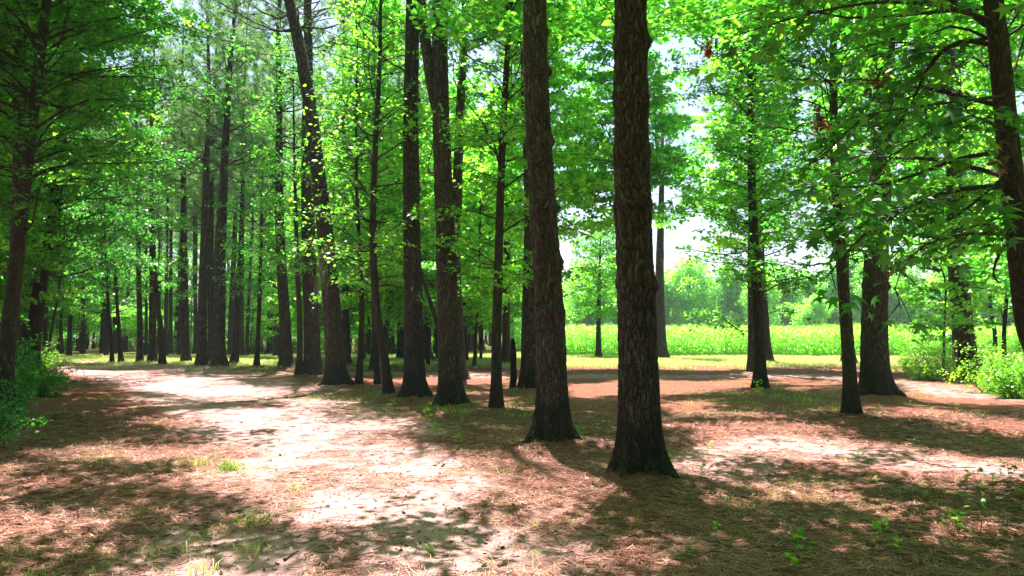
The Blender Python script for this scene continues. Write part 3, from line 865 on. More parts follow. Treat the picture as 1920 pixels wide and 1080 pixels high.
# clumps of dead brown leaves caught in the twigs
def dead_clump(u, v, y, w_, h_, label):
    c = AT(u, v, y); n_ = 46
    Pp = rng.normal(0, 1, (n_, 3)) * np.array([w_, w_, h_]) * .5
    Vv, Ff, va = leaves(Pp, .075, None, LEAF3, rng.normal(0, 1, (n_, 3)), 1.4)
    stem = np.array([[0, 0, h_ * 1.2], [0, .01, h_ * .5], [.01, 0, 0], [0, 0, -h_ * .8]])
    bgx = Bag(); bgx.add(Vv, Ff, va); a_, b_ = tubes(catmull(stem, 6)[None], np.full((1, 6), .006), 4); bgx.add(a_, b_)
    o_ = link('dead_leaf_clump', bgx.mesh('dead_leaf_clump', M_DEADLEAF), None, tuple(c))
    tag(o_, label, 'leaf clump', 'clumps of dead leaves hanging in the twigs')
for q_ in ((1537,225,7.6,.07,.16,'slender clump of dead leaves hanging alone, left of the broad dark pine'),
           (1645,150,7.9,.12,.16,'broad clump of dead leaves hanging over the broad dark pine trunk'),
           (1796,205,8.2,.14,.22,'large clump of dead leaves before the pine that leans out of the shrubs'),
           (1875,290,7.0,.09,.2,'clump of dead leaves clinging to the right edge gum'),
           (1426,497,19.8,.34,.22,'wide brown nest like clump of dead leaves on the leafy slender gum'),
           (1680,500,8.3,.09,.09,'small clump of dead leaves right of the broad dark pine'),
           (1327,92,9.3,.06,.12,'small clump of dead leaves high beside the thickest pine')):
    dead_clump(*q_)

# ------------------------------------------------------------------ canopy added above the frame, shaped so its gaps make the sun patches
HOSTS = [(rt, P_, w_) for (rt, P_, r_, w_), T in zip(ROOTS, TREES) if T[0] == 'gum' and w_[1] < 24]
HOSTS.append((root, P, world))
SHADE_GUMS = [((-6.6, 4.2), 'gum tree added for shade beside the left verge outside the view'), ((7.8, 4.4), 'gum tree added for shade right of the clearing outside the view'),
       ((-13.2, 12.5), 'gum tree added for shade in the left wood outside the view'), ((14.5, 15.0), 'gum tree added for shade in the right wood outside the view'), ((11.0, 9.2), 'gum tree added for shade behind the right edge gum outside the view')]
for (x, y), lab in SHADE_GUMS:  # unseen gums added to hold the shading leaves
    wv = np.array([x, y, gz(x, y) - .03])
    rt = empty('gum_tree', wv, lab, 'tree')
    wd = Bag(); Pq, rq = trunk_mesh(wd, trunk_path([(0, 0, -.1), (.1, .1, 3), (.1, .3, 8)], 16), .14, 16, 14, .3, .4)
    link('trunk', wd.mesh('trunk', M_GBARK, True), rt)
    HOSTS.append((rt, Pq, wv))
NCL = 24000
cx = rng.uniform(-17, 19, NCL); cyy = rng.uniform(.5, 27, NCL)
lit = litness(cx, cyy)
patch = fbm(cx * .55, cyy * .5, 91, 3)
keep = rng.random(NCL) > sstep(.15, .45, lit) * .995
keep &= rng.random(NCL) < .35 + sstep(.36, .5, patch) + .2 * (cx > .3) * (cyy < 9.5)
cx, cyy = cx[keep], cyy[keep]
h = np.where(cx + 6 * SHIFT[0] > -1.6, np.maximum(6.0, 1.8 + .49 * cyy), np.maximum(8.0, 2.2 + .56 * cyy)) + rng.random(len(cx)) ** 1.5 * 4.5
C = np.stack([cx + h * SHIFT[0], cyy + h * SHIFT[1], h], 1)
hp = np.array([hh[2][:2] + hh[1][np.argmin(np.abs(hh[1][:, 2] - 9)), :2] for hh in HOSTS])
dist = np.hypot(C[:, None, 0] - hp[None, :, 0], C[:, None, 1] - hp[None, :, 1])
own = dist.argmin(1)
for k, (rt, Pq, wv) in enumerate(HOSTS):
    c = C[own == k]
    if len(c) < 5: continue
    nl = 22
    pts_ = np.repeat(c, nl, 0) + rng.normal(0, 1, (len(c) * nl, 3)) * np.array([.2, .2, .13])
    Vv, Ff, va = leaves(pts_ - wv, .125, None, LEAF4, None, .35)
    bgx = Bag()
    nb = max(3, len(c) // 14)
    e_ = c[rng.choice(len(c), nb, replace=False)] - wv
    zt = np.clip(e_[:, 2] - rng.uniform(.8, 3, nb), 3, Pq[-1, 2] - .2)
    i_ = np.clip(np.searchsorted(Pq[:, 2], zt), 1, len(Pq) - 1)
    O_ = Pq[i_]; D_ = e_ - O_; L_ = np.linalg.norm(D_, axis=1)
    q_ = L_ < 3.2
    if q_.sum() < 2: q_[:] = False; q_[:2] = True; L_ = np.minimum(L_, 2.5)
    O_, D_, L_ = O_[q_], D_[q_], L_[q_]
    limbs(bgx, O_, unit(D_), L_, .006 + .005 * L_, 4, 7, 0, .05)
    link('limb', bgx.mesh('limb', M_GBARK, True), rt)
    link('crown', mesh_np('crown', Vv, [Ff], M_GUM, {'var': va}), rt)  # leaves added out of view to shade the floor around the sun patches

# ------------------------------------------------------------------ library trees for the wood behind
def lib_gum(H, sp, nb, ls, h0, r0=.07):
    wd = Bag()
    ph = rng.random() * 6
    P_, r_ = trunk_mesh(wd, trunk_path([(0, 0, -.15), (.12 * math.cos(ph), .1 * math.sin(ph), 1.6), (.3 * math.cos(ph), .2, 4), (.2, .3 * math.sin(ph), H * .6)], H), r0, H, 9, .5, .4)
    Vv, Ff, va = gum_crown(wd, P_, r_, h0, H, nb, sp, ls, .8, LEAF4, None, None, twigs=False)
    return wd.mesh('trunk', M_FBARK, True), mesh_np('crown', Vv, [Ff], M_FAR, {'var': va})
def lib_pine(H, r0):
    wd = Bag(); ph = rng.random() * 6
    P_, r_ = trunk_mesh(wd, trunk_path([(0, 0, -.15), (.05, .03, 1.6), (.25 * math.cos(ph), .2 * math.sin(ph), H * .5)], H), r0, H, 10, .6, .4)
    Vv, Ff, va = pine_crown(wd, P_, r_, H * .5, H, 2.9, 14, .32, (3.5, H * .5), 12, None, 14, 3.6)
    return wd.mesh('trunk', M_FBARK, True), mesh_np('crown', Vv, [Ff], M_PINE, {'var': va})
LG = [lib_gum(11, 3.0, 90, .16, 1.6), lib_gum(14, 3.4, 120, .165, 2.2, .09), lib_gum(8.5, 2.7, 74, .15, 1.0, .05), lib_gum(18, 3.8, 140, .18, 3.0, .12), lib_gum(21, 4.0, 150, .19, 6.0, .14), lib_gum(6, 2.2, 56, .14, .5, .035)]
LP = [lib_pine(21, .19), lib_pine(22.5, .21), lib_pine(19.5, .16)]
def place(name, lib, x, y, s, label, group, cat='tree', hs=None):
    rt = empty(name, (x, y, gz(x, y) - .03), label, cat, group)
    rt.rotation_euler = (0, 0, rng.random() * 6.28)
    rt.scale = (s, s, hs or s)
    link('trunk', lib[0], rt); link('crown', lib[1], rt)
    return rt
LAND = [(20, 'left edge gum'), (66, 'leaning left gum'), (104, 'thin bowed stem'), (194, 'pine behind the bend'), (290, 'kinked sapling'), (347, 'fourth pine from the bend'),
        (380, 'slim branchy pine'), (411, 'branchy pine'), (485, 'slender gum over grass'), (534, 'medium pine'), (583, 'dark straight pine'), (622, 'left bending pine'),
        (678, 'slender upright sapling'), (709, 'bowed sapling'), (776, 'straight thick pine'), (839, 'forked pine'), (932, 'slender leafy gum'), (1032, 'large knotted pine'), (1123, 'small round crowned gum'),
        (1194, 'thickest pine'), (1238, 'slim field edge pine'), (1421, 'dark stemmed gum'), (1586, 'slim brown gum'), (1640, 'broad dark pine'), (1806, 'leaning pine'), (1915, 'right edge gum')]
ORD = ['foremost', 'second', 'third', 'fourth', 'fifth', 'sixth', 'seventh', 'eighth', 'ninth', 'tenth', 'eleventh', 'twelfth', 'thirteenth', 'fourteenth', 'fifteenth', 'sixteenth', 'seventeenth', 'eighteenth', 'nineteenth', 'twentieth']
ORD += [a + '-' + b for a in ('twenty', 'thirty', 'forty') for b in ('first', 'second', 'third', 'fourth', 'fifth', 'sixth', 'seventh', 'eighth', 'ninth')]
def relabel(things, noun):
    """say between which landmark trees each one is seen, and how deep it stands there"""
    slots = {}
    for o_ in things:
        x_, y_, z_ = o_.location
        u_ = 960 + FPX * x_ / max(y_, .1)
        j = sum(1 for a in LAND if a[0] < u_)
        slots.setdefault(j, []).append((y_, o_))
    for j, lst in slots.items():
        lst.sort(key=lambda t: t[0])
        for i_, (y_, o_) in enumerate(lst):
            w_ = ORD[min(i_, len(ORD) - 1)]
            if j == 0: t_ = 'left of the ' + LAND[0][1]
            elif j == len(LAND): t_ = 'right of the ' + LAND[-1][1]
            else: t_ = 'between the %s and the %s' % (LAND[j - 1][1], LAND[j][1])
            o_['label'] = '%s %s %s' % (w_, noun, t_)
LISTS = {k_: [] for k_ in ('deep_p', 'deep_g', 'row', 'left', 'far', 'bush')}
taken = [(b[0], b[1]) for b in BASES]
def free(x, y, d):
    return all((x - a) ** 2 + (y - b) ** 2 > d * d for a, b in taken)
GP = 'pines deep in the wood behind the row'; GG = 'young gums deep in the wood behind the row'
cnt = 0
for t in range(6000):
    y = rng.uniform(48, 108); u = rng.uniform(-420, 985)
    x = (u - 960) / FPX * y
    if x > 2.6 - (y - 45) * .02: continue
    if u < 470 and y < 52: continue
    if y < 40 and (u > 820 or rng.random() < .5): continue
    if 850 < u < 1010 and y < 62: continue
    if not free(x, y, 2.6): continue
    taken.append((x, y))
    pine = rng.random() < (.68 if u < 560 else .5)
    if pine:
        LISTS['deep_p'] += [place('pine_tree', LP[rng.integers(3)], x, y, rng.uniform(.85, 1.15), 'straight pine trunk among many deep in the shaded wood', GP)]
    else:
        LISTS['deep_g'] += [place('gum_tree', LG[rng.choice([0, 0, 1, 1, 2, 2, 3, 5, 5])], x, y, rng.uniform(.85, 1.15), 'leafy young gum among many deep in the shaded wood', GG)]
    cnt += 1
    if cnt >= 185: break
# young gums mixed into the middle of the row
cnt = 0
for t in range(4000):
    y = rng.uniform(24, 50); u = rng.uniform(440, 960)
    x = (u - 960) / FPX * y
    if y < 31 and (600 < u < 960): continue
    if u > 900 and y < 40: continue
    if u < 585 and y < 44: continue
    if 26 < y < 31.5: continue
    if not free(x, y, 1.5): continue
    taken.append((x, y))
    LISTS['row'] += [place('gum_tree', LG[rng.choice([0, 1, 1, 3])], x, y, rng.uniform(.8, 1.1), 'slender young gum mixed among the pines of the row', 'young gums mixed into the pine row')]
    cnt += 1
    if cnt >= 20: break
# left wood
cnt = 0
for t in range(4000):
    y = rng.uniform(17, 60); u = rng.uniform(-260, 150)
    x = (u - 960) / FPX * y
    lim = np.interp(y, [17, 24, 35, 45, 60], [20, 40, 70, 75, 80])
    if u > lim: continue
    if not free(x, y, 2.2): continue
    taken.append((x, y))
    LISTS['left'] += [place('gum_tree', LG[rng.choice([0, 1, 3, 4])], x, y, rng.uniform(.85, 1.2), 'dark leafy gum among many in the wood left of the lane', 'gums in the wood left of the lane')]
    cnt += 1
    if cnt >= 34: break
# right side: a few beyond the shrubs
for (u, y, kind, s, lab) in ((1880, 27, 0, 1.0, 'leafy gum right of the leaning pine, behind the bright shrubs'), (1990, 22, 1, 1.0, 'leafy gum at the right border behind the bright shrubs'),
                             (1765, 33, 2, 1.0, 'young gum left of the leaning pine, in front of the corn'), 
                             (1860, 44, 3, 1.0, 'tall gum at the corn edge behind the leaning pine'),
                             (1405, 34, 4, .88, 'tall gum behind the dark stemmed slender gum at the field edge'), (1182, 34, 4, 1.05, 'tall gum hidden behind the thickest pine, crown showing on both sides'), (1025, 32, 4, .9, 'tall gum hidden behind the large knotted pine'),
                             (1655, 30, 4, .85, 'tall gum hidden behind the broad dark pine'),
                             (1806, 34, 4, .9, 'tall gum hidden behind the leaning pine'), 
                             (880, 70, 4, 1.1, 'tall gum beyond the grassy gap'), (960, 74, 3, 1.1, 'gum beyond the grassy gap, behind the slender leafy gum'),
                             (2080, 40, 3, 1.1, 'tall gum at the far right beside the corn'), ):
    x = (u - 960) / FPX * y
    place('pine_tree' if kind == 'p' else 'gum_tree', LP[1] if kind == 'p' else LG[kind], x, y, s, lab, None)

# far wood beyond the corn
def lib_far(H, W, n, ls):
    wd = Bag(); P_, r_ = trunk_mesh(wd, trunk_path([(0, 0, -.3), (.1, 0, 2), (.2, .2, H * .5)], H * .9), .22, H, 7, 1.2, .3)
    nb = 26
    c = rng.normal(0, 1, (nb, 3)); c /= np.linalg.norm(c, axis=1, keepdims=True)
    c *= rng.uniform(.35, .9, (nb, 1)); c = c * np.array([W, W, H * .42]) + np.array([0, 0, H * .55])
    O_ = np.stack([np.zeros(nb), np.zeros(nb), np.clip(c[:, 2] - 2, 1, H * .8)], 1); D_ = c - O_; L_ = np.linalg.norm(D_, axis=1)
    limbs(wd, O_, D_ / L_[:, None], L_, .02 + .012 * L_, 3, 5, 0, .05)
    k = rng.integers(0, nb, n)
    d_ = rng.normal(0, 1, (n, 3)); d_ /= np.linalg.norm(d_, axis=1, keepdims=True)
    p_ = c[k] + d_ * rng.uniform(.55, 1.1, (n, 1)) * np.array([W * .42, W * .42, H * .13])
    p_[:, 2] = np.maximum(p_[:, 2], .2)
    Vv, Ff, va = leaves(p_, ls, None, LEAF4, d_, .6)
    return wd.mesh('trunk', M_FBARK, True), mesh_np('crown', Vv, [Ff], M_FAR, {'var': va})
LF = [lib_far(15, 5, 9000, .40), lib_far(12, 5.5, 8500, .40), lib_far(18, 5, 11000, .42)]
k = 0
for row, (yy, n_) in enumerate(((118, 30), (127, 30), (138, 30))):
    for i in range(n_):
        x = -8 + i * 3.9 + rng.normal(0, 1.4) + row * 2; y = yy + rng.normal(0, 3.0)
        s = rng.uniform(.5, .78) * (1 + .13 * row)
        LISTS['far'] += [place('broadleaf_tree', LF[rng.integers(3)], x, y, s, 'hazy rounded tree in the far wood line beyond the corn', 'trees of the far wood line beyond the corn')]

# unseen trees added behind and beside the viewer to block skylight
cnt = 0
for t in range(3000):
    x = rng.uniform(-26, 26); y = rng.uniform(-24, 9)
    if abs(x) < 4.5 and y > -5: continue
    if y > -1 and abs(x) < y * .85 + 5.5: continue
    if not free(x, y, 3.2): continue
    taken.append((x, y))
    if cnt % 2: place('pine_tree', LP[cnt % 3], x, y, rng.uniform(.9, 1.1), ORD[cnt // 2] + ' pine added behind the viewer to block skylight', 'pines added behind the viewer to block skylight')
    else: place('gum_tree', LG[3 + (cnt // 2) % 2], x, y, rng.uniform(.85, 1.05), ORD[cnt // 2] + ' gum added behind the viewer to block skylight', 'gums added behind the viewer to block skylight')
    cnt += 1
    if cnt >= 44: break

# ------------------------------------------------------------------ shrubs
def lib_shrub(H, W, ns, ls, m_):
    wd = Bag()
    az = rng.random(ns) * 6.28; e = rng.uniform(.5, 1.4, ns)
    D_ = np.stack([np.cos(az) * np.cos(e), np.sin(az) * np.cos(e), np.sin(e)], 1)
    O_ = np.stack([rng.normal(0, W * .12, ns), rng.normal(0, W * .12, ns), np.full(ns, -.05)], 1)
    L_ = np.minimum(H / np.maximum(np.sin(e), .3), W / np.maximum(np.cos(e), .2)) * rng.uniform(.6, 1.1, ns)
    PL = limbs(wd, O_, D_, L_, np.full(ns, .009), 4, 6, .12, .08)
    b = np.repeat(np.arange(ns), 9); t = rng.uniform(.12, 1, len(b)); o2, d2 = sample_pl(PL, b, t)
    dd = unit(d2 * .5 + rng.normal(0, .6, d2.shape)); P2 = limbs(wd, o2, dd, L_[b] * rng.uniform(.12, .35, len(b)), np.full(len(b), .004), 3, 4, .2, .06)
    b3 = np.repeat(np.arange(len(b)), 13); o3, d3 = sample_pl(P2, b3, rng.uniform(.1, 1, len(b3)))
    o3 = o3 + rng.normal(0, .04, o3.shape); o3[:, 2] = np.maximum(o3[:, 2], .03)
    Vv, Ff, va = leaves(o3, ls, None, LEAF4, unit(d3 + rng.normal(0, .4, d3.shape)), .5)
    return wd.mesh('stem', M_GBARK, True), mesh_np('foliage', Vv, [Ff], m_, {'var': va})
LS = [lib_shrub(1.5, 1.1, 34, .052, M_SHRUB), lib_shrub(1.1, 1.0, 30, .048, M_SHRUB), lib_shrub(1.6, 1.0, 36, .058, M_DARKLEAF), lib_shrub(1.0, .95, 30, .052, M_DARKLEAF)]
def place_shrub(k, x, y, s, label, group=None, hs=None):
    rt = empty('shrub', (x, y, gz(x, y)), label, 'shrub', group)
    rt.rotation_euler = (0, 0, rng.random() * 6.28); rt.scale = (s, s, hs or s)
    if group: LISTS['bush'].append(rt)
    link('stem', LS[k][0], rt); link('foliage', LS[k][1], rt)
for (u, v, k, s, lab) in (
    (-95, 850, 2, .8, 'dark bush nearest the left edge in front of the gum trunk'),
    (-45, 835, 3, .6, 'low dark bush at the foot of the left edge gum'),
    (-15, 800, 2, .6, 'dark leafy bush right of the left edge gum foot'),
    (22, 778, 3, .65, 'spreading dark bush bordering the shaded lane'),
    (20, 745, 2, .9, 'tall dark bush behind the left edge gum'),
    (85, 742, 3, .8, 'low bush where the verge meets the sunlit lane'),
    (45, 716, 3, 1.0, 'light green bush before the leaning left gum'),
    (98, 718, 3, .7, 'small bush beside the thin bowed stem'),
    (-30, 725, 2, 1.3, 'large dark bush at the left border of the wood'),
    (70, 700, 0, .9, 'light green bush by the far end of the left verge'),
    (-90, 780, 2, 1.3, 'dark bush outside the left border of the view'),
    (1700, 700, 1, .8, 'low bright bush left of the leaning right hand pine'),
    (1745, 714, 0, 1.0, 'bright feathery bush close left of the leaning pine foot'),
    (1775, 690, 0, 1.15, 'tall bright bush behind the leaning pine foot'),
    (1850, 700, 1, 1.2, 'bright bush right behind the leaning pine foot'),
    (1872, 735, 0, 1.15, 'rounded yellow green bush right of the leaning pine'),
    (1915, 745, 1, 1.35, 'yellow green bush at the right border below the edge gum'),
    (1935, 705, 0, 1.3, 'tall bright bush at the right border further back'),
    (1985, 745, 0, 1.2, 'bright bush outside the right border'),
    (1810, 712, 1, .6, 'small bright sprig bush right at the leaning pine foot'),
    ):
    g = G(u, v); place_shrub(k, g[0], g[1], s, lab)
for i in range(46):
    y = rng.uniform(57, 95); u = rng.uniform(-60, 840); x = (u - 960) / FPX * y
    place_shrub(rng.integers(0, 4), x, y, rng.uniform(1.2, 2.2), 'green bush in the undergrowth deep in the wood', 'bushes of the undergrowth deep in the wood')

cnt = 0
for t in range(3000):
    y = rng.uniform(50, 78); u = rng.uniform(40, 480); x = (u - 960) / FPX * y
    if not free(x, y, 1.6): continue
    taken.append((x, y))
    LISTS['deep_p'] += [place('pine_tree', LP[rng.integers(3)], x, y, rng.uniform(.55, .85), '', GP, hs=rng.uniform(.85, 1.0))]
    cnt += 1
    if cnt >= 34: break
# low leafy gums closing the view under the deep pines
cnt = 0
for t in range(3000):
    y = rng.uniform(54, 92); u = rng.uniform(20, 860); x = (u - 960) / FPX * y
    if u > 700 and y > 75: continue
    if not free(x, y, 1.5): continue
    taken.append((x, y))
    LISTS['deep_g'] += [place('gum_tree', LG[rng.choice([2, 5, 5, 0])], x, y, rng.uniform(.8, 1.3), '', GG)]
    cnt += 1
    if cnt >= 60: break
relabel(LISTS['deep_p'], 'deep wood pine')
relabel(LISTS['deep_g'], 'deep wood gum')
relabel(LISTS['row'], 'young row gum')
relabel(LISTS['left'], 'dark lane gum')
relabel(LISTS['far'], 'hazy far tree')
relabel(LISTS['bush'], 'deep undergrowth bush')

# ------------------------------------------------------------------ corn
def corn_plants(Pp, nl=11):
    n_ = len(Pp); Hc = rng.uniform(1.5, 2.15, n_) * (.88 + .24 * fbm(Pp[:, 0] * .35, Pp[:, 1] * .35, 121))
    bgx = Bag()
    stalk = Pp[:, None] + np.stack([np.zeros((n_, 3)), np.zeros((n_, 3)), np.linspace(0, 1, 3)[None] * Hc[:, None]], -1)
    V_, q_ = tubes(stalk, np.tile([.014, .011, .004], (n_, 1)), 3); bgx.add(V_, q_, np.full(len(V_), .7))
    m_ = n_ * nl
    k_ = np.repeat(np.arange(n_), nl); hz = np.tile(np.linspace(.12, .97, nl), n_) * Hc[k_]
    az = rng.random(m_) * 6.28; L = rng.uniform(.5, .85, m_)
    t = np.linspace(0, 1, 5)
    dx = np.cos(az)[:, None] * L[:, None] * (t ** .9)[None] * .8; dy = np.sin(az)[:, None] * L[:, None] * (t ** .9)[None] * .8
    dz = L[:, None] * (1.0 * t - 1.15 * t ** 2)[None] * rng.uniform(.6, 1.3, (m_, 1))
    c = np.stack([Pp[k_, 0][:, None] + dx, Pp[k_, 1][:, None] + dy, Pp[k_, 2][:, None] + hz[:, None] + dz], -1)
    wv_ = np.array([.7, 1, .9, .6, .06]) * .042
    s = np.stack([-np.sin(az), np.cos(az), rng.normal(0, .3, m_)], 1)
    A_ = c - s[:, None] * wv_[None, :, None]; B_ = c + s[:, None] * wv_[None, :, None]
    V_ = np.stack([A_, B_], 2).reshape(-1, 3)
    idx = np.arange(m_ * 10).reshape(m_, 5, 2)
    q_ = np.stack([idx[:, :-1, 0], idx[:, :-1, 1], idx[:, 1:, 1], idx[:, 1:, 0]], -1).reshape(-1, 4)
    bgx.add(V_, q_, np.repeat(rng.random(m_), 10))
    # tassels
    a = rng.random((n_, 5)) * 6.28
    base = Pp[:, None] + np.array([0, 0, 1.0]) * (Hc[:, None, None] - .03); base = np.repeat(base, 5, 1)
    tip = base + np.stack([np.cos(a) * .09, np.sin(a) * .09, np.full(a.shape, .26)], -1)
    sv = np.stack([-np.sin(a), np.cos(a), 0 * a], -1) * .009
    V_ = np.stack([base - sv, base + sv, tip], 2).reshape(-1, 3)
    bgx.add(V_, np.arange(len(V_)).reshape(-1, 3), np.full(len(V_), .55))
    return bgx
rows = []
for r_ in range(18):
    yy = 51.5 + r_ * .78
    xs = np.arange(1.5 - r_ * .02, 62, .21); xs = xs + rng.normal(0, .04, len(xs))
    edge = yy + .6 * np.sin(xs * .21) + rng.normal(0, .05, len(xs)) - .05 * np.maximum(xs - 12, 0)
    rows.append(np.stack([xs, edge, np.zeros(len(xs))], 1))
rows = np.concatenate(rows); rows[:, 2] = ground_z(rows[:, 0], rows[:, 1]) - .02
rows = rows[rng.random(len(rows)) < .95]
o_ = link('corn_crop', corn_plants(rows).mesh('corn_crop', M_CORN))
tag(o_, 'dense green corn crop in tassel, filling the field past the clearing', 'corn crop', kind='stuff')
xs = rng.uniform(0, 110, 9000); ys = rng.uniform(66, 112, 9000)
back = np.stack([xs, ys, ground_z(xs, ys)], 1)
o_ = link('corn_crop', corn_plants(back, 6).mesh('corn_crop', M_CORN))
tag(o_, 'the corn field carrying on behind its front rows to the far wood', 'corn crop', kind='stuff')

# ------------------------------------------------------------------ grass, litter, twigs
def blades(x, y, hgt, wid, m_, name, label, cat, lean=.45):
    n_ = len(x); z = ground_z(x, y)
    az = rng.random(n_) * 6.28; h_ = hgt * rng.uniform(.5, 1.3, n_); ln = rng.normal(0, lean, (n_, 2))
    O_ = np.stack([x, y, z - .005], 1)
    s = np.stack([np.cos(az), np.sin(az), 0 * az], 1) * (wid * rng.uniform(.7, 1.3, n_))[:, None]
    mid = O_ + np.stack([ln[:, 0] * .35, ln[:, 1] * .35, np.full(n_, .62)], 1) * h_[:, None]
    tip = O_ + np.stack([ln[:, 0], ln[:, 1], np.full(n_, 1 - .3 * 1)], 1) * h_[:, None] * 1.15
    V_ = np.stack([O_ - s, O_ + s, mid + s * .7, mid - s * .7, tip], 1).reshape(-1, 3)
    i_ = np.arange(n_)[:, None] * 5
    o_ = link(name, mesh_np(name, V_, [i_ + np.array([0, 1, 2, 3]), i_ + np.array([3, 2, 4])], m_, {'var': np.repeat(rng.random(n_), 5)}))
    return tag(o_, label, cat, kind='stuff')
def scatter(n_, x0, x1, y0, y1, fn, tuft=1, sp=.04):
    y = y0 * (y1 / y0) ** rng.random(n_); u = rng.uniform(0, 1, n_)
    x = (x0 + (x1 - x0) * u) * np.maximum(y, 3) * .75
    k_ = rng.random(n_) < fn(x, y)
    x, y = x[k_], y[k_]
    x = np.repeat(x, tuft) + rng.normal(0, sp, len(x) * tuft); y = np.repeat(y, tuft) + rng.normal(0, sp, len(y) * tuft)
    return x, y
x, y = scatter(26000, -1.05, 1.05, 2.8, 16, lambda a, b: masks(a, b)[1] ** 1.5 * .5 + .008, 9, .035)
blades(x, y, .075, .0028, M_GRASS, 'grass', 'thin grass tufts scattered over the needle covered floor', 'grass')
x, y = scatter(26000, -1.0, 1.0, 14, 34, lambda a, b: masks(a, b)[1] ** 1.3 * .6, 7, .08)
blades(x, y, .10, .005, M_GRASS, 'grass', 'grass patches between the pines in the middle distance', 'grass')
x, y = scatter(40000, -.9, 1.0, 32, 54, lambda a, b: masks(a, b)[1] * .9, 5, .14)
blades(x, y, .17, .009, M_FIELD, 'grass', 'sunny meadow grass strip between the clearing and the corn', 'grass')
# needles
n_ = 300000
y = 2.6 * (15 / 2.6) ** rng.random(n_); x = rng.uniform(-.82, .82, n_) * y
sa, gr = masks(x, y)
k_ = rng.random(n_) < (1 - .96 * sa) * (.25 + .75 * sstep(.35, .6, fbm(x * 2.5, y * 2.5, 101)))
x, y = x[k_], y[k_]; n_ = len(x)
az = rng.random(n_) * 3.14; L = rng.uniform(.05, .11, n_) * (1 + y * .03)
z = ground_z(x, y) + rng.uniform(.002, .03, n_) * (.3 + fbm(x * 4, y * 4, 131))
d = np.stack([np.cos(az), np.sin(az), rng.normal(0, .13, n_)], 1) * L[:, None]
s = np.stack([-np.sin(az), np.cos(az), 0 * az], 1) * (.0011 * (1 + y * .16))[:, None]
C_ = np.stack([x, y, z], 1)
md = C_ + np.stack([-np.sin(az), np.cos(az), 0 * az], 1) * (rng.normal(0, .10, n_) * L)[:, None]; md[:, 2] += .006
V_ = np.stack([C_ - d - s, C_ - d + s, md + s, C_ + d, md - s], 1).reshape(-1, 3)
F_ = (np.arange(n_)[:, None] * 5 + np.array([0, 1, 2, 3, 4]))
m, nn_, o = mat('fallen_needle')
at = N(nn_, 'ShaderNodeAttribute', attribute_name='var')
p = N(nn_, 'ShaderNodeBsdfPrincipled'); p.inputs['Roughness'].default_value = .6
nn_.links.new(ramp(nn_, at.outputs['Fac'], [(0.0, (.10, .030, .016)), (.5, (.28, .095, .054)), (.9, (.48, .24, .16)), (1.0, (.62, .42, .33))]), p.inputs['Base Color']); nn_.links.new(p.outputs[0], o.inputs[0])
o_ = link('needle_litter', mesh_np('needle_litter', V_, [F_], m, {'var': np.repeat(rng.random(n_), 5)}))
tag(o_, 'fallen brown pine needles matted over the forest floor', 'pine needles', kind='stuff')
# bits of bark and dry leaf
n_ = 6500
y = 2.8 * (14 / 2.8) ** rng.random(n_); x = rng.uniform(-.8, .8, n_) * y
P_ = np.stack([x, y, ground_z(x, y) + .010], 1)
Vv, Ff, va = leaves(P_, .038 * rng.choice([.5, .8, 1.0, 1.4], n_), None, LEAF4, None, .4)
m, nn_, o = mat('litter_bits')
at = N(nn_, 'ShaderNodeAttribute', attribute_name='var')
p = N(nn_, 'ShaderNodeBsdfPrincipled'); p.inputs['Roughness'].default_value = .8
nn_.links.new(ramp(nn_, at.outputs['Fac'], [(0.0, (.035, .02, .015)), (.55, (.16, .09, .06)), (.85, (.34, .25, .2)), (1.0, (.5, .45, .4))]), p.inputs['Base Color']); nn_.links.new(p.outputs[0], o.inputs[0])
o_ = link('leaf_litter', mesh_np('leaf_litter', Vv, [Ff], m, {'var': va}))
tag(o_, 'flakes of bark and dry leaves strewn over the floor', 'leaf litter', kind='stuff')
n_ = 3200
y = 2.7 * (15 / 2.7) ** rng.random(n_); x = rng.uniform(-.8, .8, n_) * y
P0 = np.stack([x, y, ground_z(x, y) + .008], 1)
az = rng.random(n_) * 6.28
PLt = limbs(None, P0, np.stack([np.cos(az), np.sin(az), rng.normal(.02, .04, n_)], 1), rng.uniform(.04, .26, n_) ** 1.1, np.ones(n_), droop=0, wob=.06, K=5)
V_, q_ = tubes(PLt, rng.uniform(.0015, .0045, n_)[:, None] * np.linspace(1, .5, 5)[None], 4)
o_ = link('twig_litter', mesh_np('twig_litter', V_, [q_], M_STICK, {'var': np.zeros(len(V_))}))
tag(o_, 'small broken twigs strewn among the needles', 'twigs', kind='stuff')
